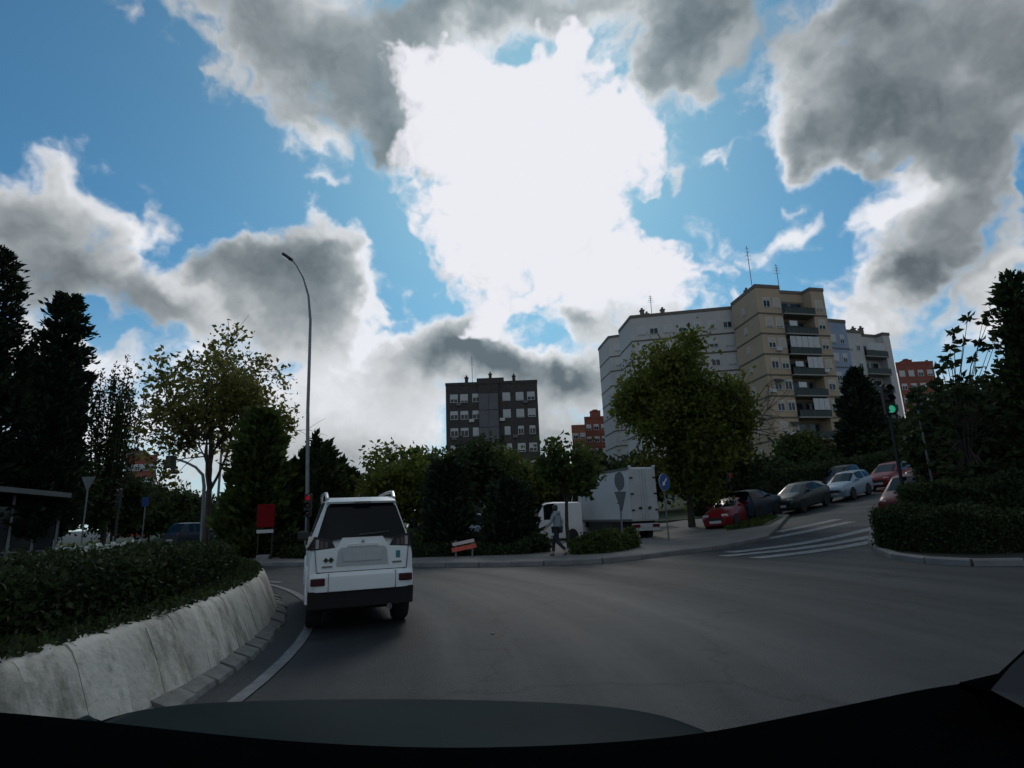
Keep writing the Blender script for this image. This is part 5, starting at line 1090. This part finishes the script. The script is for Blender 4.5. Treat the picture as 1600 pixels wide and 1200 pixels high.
def signal(name, label, base, H, rot, lit, n=3, size=.1, back=False, arm=None, post=True, group='traffic lights'):
    root = thing(name, label, 'traffic light', base, rot, group); hh = n*size*2.7
    if post: MB().tube([(0, 0.1, -.1), (0, 0.1, H+.05)], [.06, .05], 8).build('post', MATS['light_housing'], root)
    hs = MB().box(-size*1.25, size*1.25, -size*.9, size*.7, 0, hh, bev=.02).build('housing', MATS['light_housing'], root, loc=(0, 0, H-hh))
    if back: put('backboard', MB().box(-size*2.2, size*2.2, size*.3, size*.36, -size*.7, hh+size*.7).mesh('backboard', MATS['light_housing']), root, (0, 0, H-hh))
    for k in range(n):
        z = hh-size*1.35-k*size*2.7; m = lit.get(k, 'lens_off')
        put('lens', MB().lathe([(size, -size*.93), (size*.9, -size*1.02), (.01, -size*1.1)], 16, 'Y').mesh('lens', MATS[m], 40), hs, (0, 0, z))
        ring = lambda y, r: [(r*math.cos(a), y, r*math.sin(a)) for a in [PI*q/10-.25 for q in range(0, 14)]]
        put('visor', MB().loft([ring(-size*.9, size*1.08), ring(-size*2.2, size*1.05)], cap=False, closed=False).mesh('visor', MATS['light_housing']), hs, (0, 0, z))
    return root
b = base_at(1420, 19.0); b.z += .1
signal('traffic_light', 'traffic light showing green above the right corner hedge', b, at(1392, 601, b.y).z-b.z, math.radians(-10), {2: 'lens_green'}, 3, .125)
b = base_at(1147, 33.5); signal('traffic_light', 'small red light beside the big tree at the street mouth', b, at(1147, 738, 33.5).z-b.z, 0, {0: 'lens_red'}, 2, .12)
b = base_at(481, 20.9); b.z += .12; signal('traffic_light', 'red light in the conifers left of the white car', b, at(481, 772, 20.9).z-b.z, math.radians(8), {0: 'lens_red'}, 3, .10)
b = base_at(182, 30); signal('traffic_light', 'dim signal post among the dark trees at the left', b, at(182, 764, 30).z-b.z, 0, {}, 3, .12)
def mast_signal():
    Y = 31; b = base_at(319, Y); root = thing('mast_signal', 'signal hanging from a long curved mast arm over the left avenue', 'traffic light', b, 0, 'traffic lights'); q = lambda px, py: at(px, py, Y)-b
    MB().tube([(0, 0, -.1), q(319, 760), q(317, 742), q(306, 730), q(290, 722), q(270, 716)], [.10, .09, .085, .07, .06, .05], 9).build('mast', MATS['steel_grey'], root, 50)
    c = q(268, 712); hs = MB().box(-.22, .22, -.14, .12, -.98, 0, bev=.03).build('housing', MATS['light_housing'], root, loc=c)
    for k in range(3): put('lens', MB().lathe([(.12, -.145), (.1, -.165), (.01, -.17)], 14, 'Y').mesh('lens', MATS['lens_white' if k == 2 else 'lens_off'], 40), hs, (0, 0, -.18-.31*k))
    b = base_at(339, 36); root = thing('street_lamp', 'thin far lamp post behind the slender tree', 'street lamp', b); H = at(339, 600, 36).z-b.z
    MB().tube([(0, 0, -.1), (0, 0, H*.9), (-.3, 0, H*.98), (-1.0, 0, H)], [.09, .06, .05, .04], 8).build('pole', MATS['steel_grey'], root, 50); MB().box(-.5, .05, -.1, .1, -.05, .05, bev=.02).build('lamp_head', MATS['light_housing'], root, loc=(-1.1, 0, H))
mast_signal()
# red panel on its stand, left of the white car
def red_panel():
    Y = 21.6; b = base_at(416, Y); b.z += .12; root = thing('notice_panel', 'red panel with a pale strip on a stand under the conifers', 'panel', b, .12); q = lambda px, py: at(px, py, Y)-b
    w = (at(430, 800, Y)-at(404, 800, Y)).x/2; z1, z0 = q(416, 788).z, q(416, 824).z
    MB().box(-w, w, -.04, .04, z0, z1, bev=.02).build('panel_face', MATS['panel_red'], root); MB().box(-w*.95, w*.95, -.045, .035, z0-.20, z0-.08).build('pale_strip', MATS['plate'], root)
    for s in (-1, 1): MB().tube([(s*w*.8, .05, -.05), (s*w*.8, .05, z1-.1)], .025, 7).build('leg', MATS['light_housing'], root)
    MB().box(-w*.7, w*.7, -.2, .2, -.05, .16, bev=.03).build('plinth', MATS['kerb_stone'], root)
red_panel()
# striped barrier
def barrier():
    Y = 18.7; b = base_at(728, Y); b.z += .12; root = thing('striped_barrier', 'red and pale plank barrier tilted between the black cypresses', 'barrier', b); q = lambda px, py: at(px, py, Y)-b
    for n, (a, c, h, m) in enumerate((((707, 851), (741, 844), .10, 'barrier_white'), ((706, 860), (744, 852), .13, 'barrier_red'))):
        A, C = q(*a), q(*c); d = C-A; M = Matrix.Translation(A) @ Matrix.Rotation(-math.atan2(d.z, d.x), 4, 'Y'); MB().box(0, d.length, -.015, .015, -h/2, h/2, M=M).build('plank', MATS[m], root)
    for px in (712, 738): p = q(px, 860); MB().box(p.x-.025, p.x+.025, .015, .05, -.02, p.z+.3).build('leg', MATS['galvanised'], root); MB().box(p.x-.03, p.x+.03, -.25, .28, -.02, .03).build('foot', MATS['galvanised'], root)
barrier()
# shelter at the far left
def shelter():
    Y = 31; A, B = at(-60, 752, Y-3.0), at(110, 771, Y); g = gz(A.x, A.y); d = Vector((B.x-A.x, B.y-A.y)); L = d.length; root = thing('bus_shelter', 'dark shelter with pale roof edge at the far left', 'shelter', (A.x, A.y, 0), math.atan2(d.y, d.x)); H = B.z
    MB().loft([[(0, -.5, H+.25), (L, -.5, H-.25), (L, 1.8, H-.25), (0, 1.8, H+.25)], [(0, -.5, H+.5), (L, -.5, H), (L, 1.8, H), (0, 1.8, H+.5)]]).build('roof', MATS['shelter_roof'], root)
    for k in range(5): x = .2+(L-.4)*k/4; MB().box(x-.06, x+.06, 1.4, 1.5, -.1, H-.2+.5*(1-x/L)-.06).build('post', MATS['steel_grey'], root)
    for k in range(4): x = .2+(L-.4)*k/4; MB().box(x+.1, x+(L-.4)/4-.1, 1.43, 1.46, .3, H-.6).build('pane', MATS['window_glass'], root)
    MB().box(.4, L-.4, 1.0, 1.35, .42, .48).build('bench', MATS['steel_grey'], root)
    for k in range(4): x = .5+(L-1.0)*k/3; MB().box(x-.04, x+.04, 1.05, 1.3, -.05, .42).build('bench_leg', MATS['steel_grey'], root)
    p = at(122, 853, 12.5)
    o = thing('stone_block', 'low grey stone block beside the white flowers', 'block', (p.x, p.y, .64)); MB().box(-.3, .3, -.2, .2, -.1, .36, bev=.02).build('block_body', MATS['kerb_stone'], o); MB().box(-.33, .33, -.23, .23, .362, .42, bev=.01).build('cap_stone', MATS['kerb_stone'], o)
shelter()
# ------------------------------------------------------------------ person
mat('cloth_grey', (.22, .25, .27), .9, var=.12, scale=8); mat('cloth_dark', (.012, .013, .018), .9, var=.2, scale=8); mat('skin', (.36, .22, .16), .6, var=.06); mat('hair_dark', (.02, .015, .012), .7); mat('shoe', (.05, .05, .055), .6)
def skin_mesh(name, joints, edges, root_i, m, parent, sub=2):
    me = bpy.data.meshes.new(name); me.from_pydata([j[0] for j in joints], edges, []); me.materials.append(m); o = put(name, me, parent)
    mod = o.modifiers.new('skin', 'SKIN'); mod.use_smooth_shade = True
    for i, j in enumerate(joints):
        r = j[1]; me.skin_vertices[0].data[i].radius = r if isinstance(r, tuple) else (r, r); me.skin_vertices[0].data[i].use_root = (i == root_i)
    s = o.modifiers.new('sub', 'SUBSURF'); s.levels = sub; s.render_levels = sub; return o
def person():
    b = gp(875, 878); b = Vector((b.x, b.y+.45, 0)); b.z = gz(b.x, b.y)+.12
    root = thing('person', 'person in a grey hooded top and dark trousers walking left', 'person', b, hd(-.85, .5)); root.scale = (.86,)*3
    # local: +Y forward, X right; 1.66 m tall
    hipR, hipL = (.085, 0, .88), (-.085, 0, .88); kR, kL = (.09, .20, .50), (-.09, -.02, .49); aR, aL = (.09, .24, .10), (-.09, -.34, .18); tR, tL = (.10, .40, .05), (-.10, -.22, .05)
    J = [((0, 0, .93), (.14, .10)), ((0, .01, 1.12), (.125, .095)), ((0, .02, 1.30), (.15, .10)), ((0, .03, 1.40), (.07, .065)), ((0, .05, 1.47), .055), ((0, .07, 1.54), (.075, .09)), ((0, .07, 1.61), (.07, .085)),
         (hipR, .085), (kR, .056), (aR, .038), (tR, .03), (hipL, .085), (kL, .056), (aL, .038), (tL, .03),
         ((.17, .02, 1.36), .055), ((.21, -.10, 1.10), .042), ((.20, .04, .88), .032), ((-.17, .02, 1.36), .055), ((-.21, .12, 1.11), .042), ((-.19, .30, .95), .032)]
    E_ = [(0, 1), (1, 2), (2, 3), (3, 4), (4, 5), (5, 6), (0, 7), (7, 8), (8, 9), (9, 10), (0, 11), (11, 12), (12, 13), (13, 14), (2, 15), (15, 16), (16, 17), (2, 18), (18, 19), (19, 20)]
    body = skin_mesh('body', J, E_, 0, MATS['skin'], root)
    jk = [((0, 0, .84), (.165, .125)), ((0, .01, 1.12), (.15, .12)), ((0, .02, 1.30), (.17, .125)), ((0, .02, 1.41), (.085, .085)), ((.19, .02, 1.36), .072), ((.22, -.10, 1.10), .058), ((.21, .02, .91), .047), ((-.19, .02, 1.36), .072), ((-.22, .12, 1.11), .058), ((-.2, .28, .97), .047)]
    skin_mesh('hooded_top', jk, [(0, 1), (1, 2), (2, 3), (2, 4), (4, 5), (5, 6), (2, 7), (7, 8), (8, 9)], 0, MATS['cloth_grey'], root)
    tr = [((0, 0, .90), (.15, .115)), (hipR, .10), (kR, .072), ((.09, .235, .13), .055), (hipL, .10), (kL, .072), ((-.09, -.32, .21), .055)]
    skin_mesh('trousers', tr, [(0, 1), (1, 2), (2, 3), (0, 4), (4, 5), (5, 6)], 0, MATS['cloth_dark'], root)
    for (a, t) in ((aR, tR), (aL, tL)): skin_mesh('shoe', [((a[0], a[1]-.05, a[2]-.05), (.045, .045)), ((t[0], t[1]-.02, t[2]-.005), (.045, .035))], [(0, 1)], 0, MATS['shoe'], root, 1)
    MB().lathe([(.02, -.11), (.075, -.09), (.1, -.03), (.102, .03), (.085, .085), (.04, .115), (.005, .12)], 14).build('hair', MATS['hair_dark'], root, 60, loc=(0, .045, 1.585))
    MB().lathe([(.10, -.06), (.135, -.02), (.13, .04), (.10, .07)], 14).build('hood', MATS['cloth_grey'], root, 60, loc=(0, -.01, 1.42))
    for sx, p0, dd in ((1, (.20, .04, .88), (0, .25, -1)), (-1, (-.19, .30, .95), (0, .6, -.6))):      # hands with five fingers
        h = put('hand', None, root, p0); d = Vector(dd).normalized(); M = d.to_track_quat('Z', 'X').to_matrix().to_4x4(); hm = MB()
        hm.loft([[(x*s, y*s, z) for x, y in ((-.018, -.036), (.018, -.036), (.018, .036), (-.018, .036))] for z, s in ((-.01, .8), (.03, 1.0), (.085, 1.0))], M=M)
        for k, (o, ln) in enumerate(((-.027, .065), (-.009, .078), (.009, .073), (.026, .058))): hm.tube([(0, o, .08), (.008, o*1.1, .08+ln*.5), (.028, o*1.1, .08+ln)], [.009, .008, .006], 5, M=M)
        hm.tube([(0, -.03, .025), (.015, -.058, .055), (.03, -.062, .085)], [.011, .009, .007], 5, M=M); put('hand_mesh', hm.mesh('hand_mesh', MATS['skin'], 60), h); h.name = 'hand'
person()
# ------------------------------------------------------------------ the car the camera rides in
def own_car():
    root = thing('camera_car', 'dark bonnet and black dashboard edge along the bottom of the picture', 'car', (0, 0, 0))
    mat('bonnet_paint', (.010, .020, .022), .5, var=.4, scale=1.5, spec=.012); mat('dash_black', (.0025, .0028, .003), .8, var=.2, scale=30, spec=.0); mat('trim_grey', (.02, .021, .024), .7, var=.1)
    # bonnet: slightly domed sheet, leading edge about 1.7 m ahead
    LE = [(40, 1185, 1.0), (140, 1128, 1.25), (240, 1102, 1.45), (400, 1094, 1.6), (640, 1091, 1.66), (880, 1097, 1.6), (1000, 1108, 1.45), (1090, 1132, 1.25), (1180, 1190, 1.0)]
    n, mth = len(LE)-1, 8; v = []; f = []
    for j in range(mth+1):
        t = j/mth
        for (px, py, Y) in LE:
            e = at(px, py, Y); s0 = Vector((e.x*.98, .74, .985-.02*abs(e.x))); q = s0.lerp(e, t); q.z += .035*math.sin(PI*t)*(1-.6*abs(e.x)); v.append(q)
    for j in range(mth):
        for i in range(n): a = j*(n+1)+i; f.append((a, a+1, a+n+2, a+n+1))
    me = bpy.data.meshes.new('bonnet'); me.from_pydata(v, [], f); me.materials.append(MATS['bonnet_paint']); me.shade_smooth(); b = put('bonnet', me, root); b.modifiers.new('sub', 'SUBSURF').render_levels = 2; so = b.modifiers.new('thick', 'SOLIDIFY'); so.thickness = .02; so.offset = -1
    # dashboard: edge curve read from the photo at the windscreen foot
    E_ = [(-260, 1085), (-60, 1092), (0, 1096), (150, 1110), (400, 1140), (600, 1152), (760, 1154), (950, 1146), (1100, 1131), (1200, 1110), (1350, 1080), (1450, 1058), (1540, 1046), (1600, 1052), (1800, 1060)]
    rows = [[], [], [], []]
    for (x, y) in E_:
        Y = .66-.14*((x-760)/900)**2; p = at(x, y, Y); rows[0].append(p+Vector((0, .03, -.05))); rows[1].append(p); rows[2].append(Vector((p.x*.97, p.y-.03, p.z-.006))); rows[3].append(Vector((p.x*.9, .12, p.z-.22)))
    v = [p for r in rows for p in r]; k = len(E_); f = [(j*k+i, j*k+i+1, (j+1)*k+i+1, (j+1)*k+i) for j in range(3) for i in range(k-1)]
    me = bpy.data.meshes.new('dashboard'); me.from_pydata(v, [], f); me.materials.append(MATS['dash_black']); me.shade_smooth(); d = put('dashboard', me, root); d.modifiers.new('sub', 'SUBSURF').render_levels = 2; so = d.modifiers.new('thick', 'SOLIDIFY'); so.thickness = .012; so.offset = 1
    # foot of the windscreen pillar, right
    A = [at(1548, 1078, .50), at(1580, 1040, .505), at(1640, 985, .51), at(1700, 1100, .47), at(1600, 1105, .48)]; m = MB(); back = [p+Vector((.02, .02, -.01)) for p in A]; m.loft([[tuple(p) for p in A], [tuple(p) for p in back]]); m.build('pillar_trim', MATS['trim_grey'], root)
    A = [at(1500, 1066, .52), at(1560, 1052, .525), at(1660, 960, .53), at(1680, 985, .52), at(1575, 1062, .515), at(1545, 1082, .51)]; m = MB(); m.loft([[tuple(p) for p in A], [tuple(p+Vector((.01, .02, -.01))) for p in A]]); m.build('pillar_seal', MATS['dash_black'], root)
own_car()
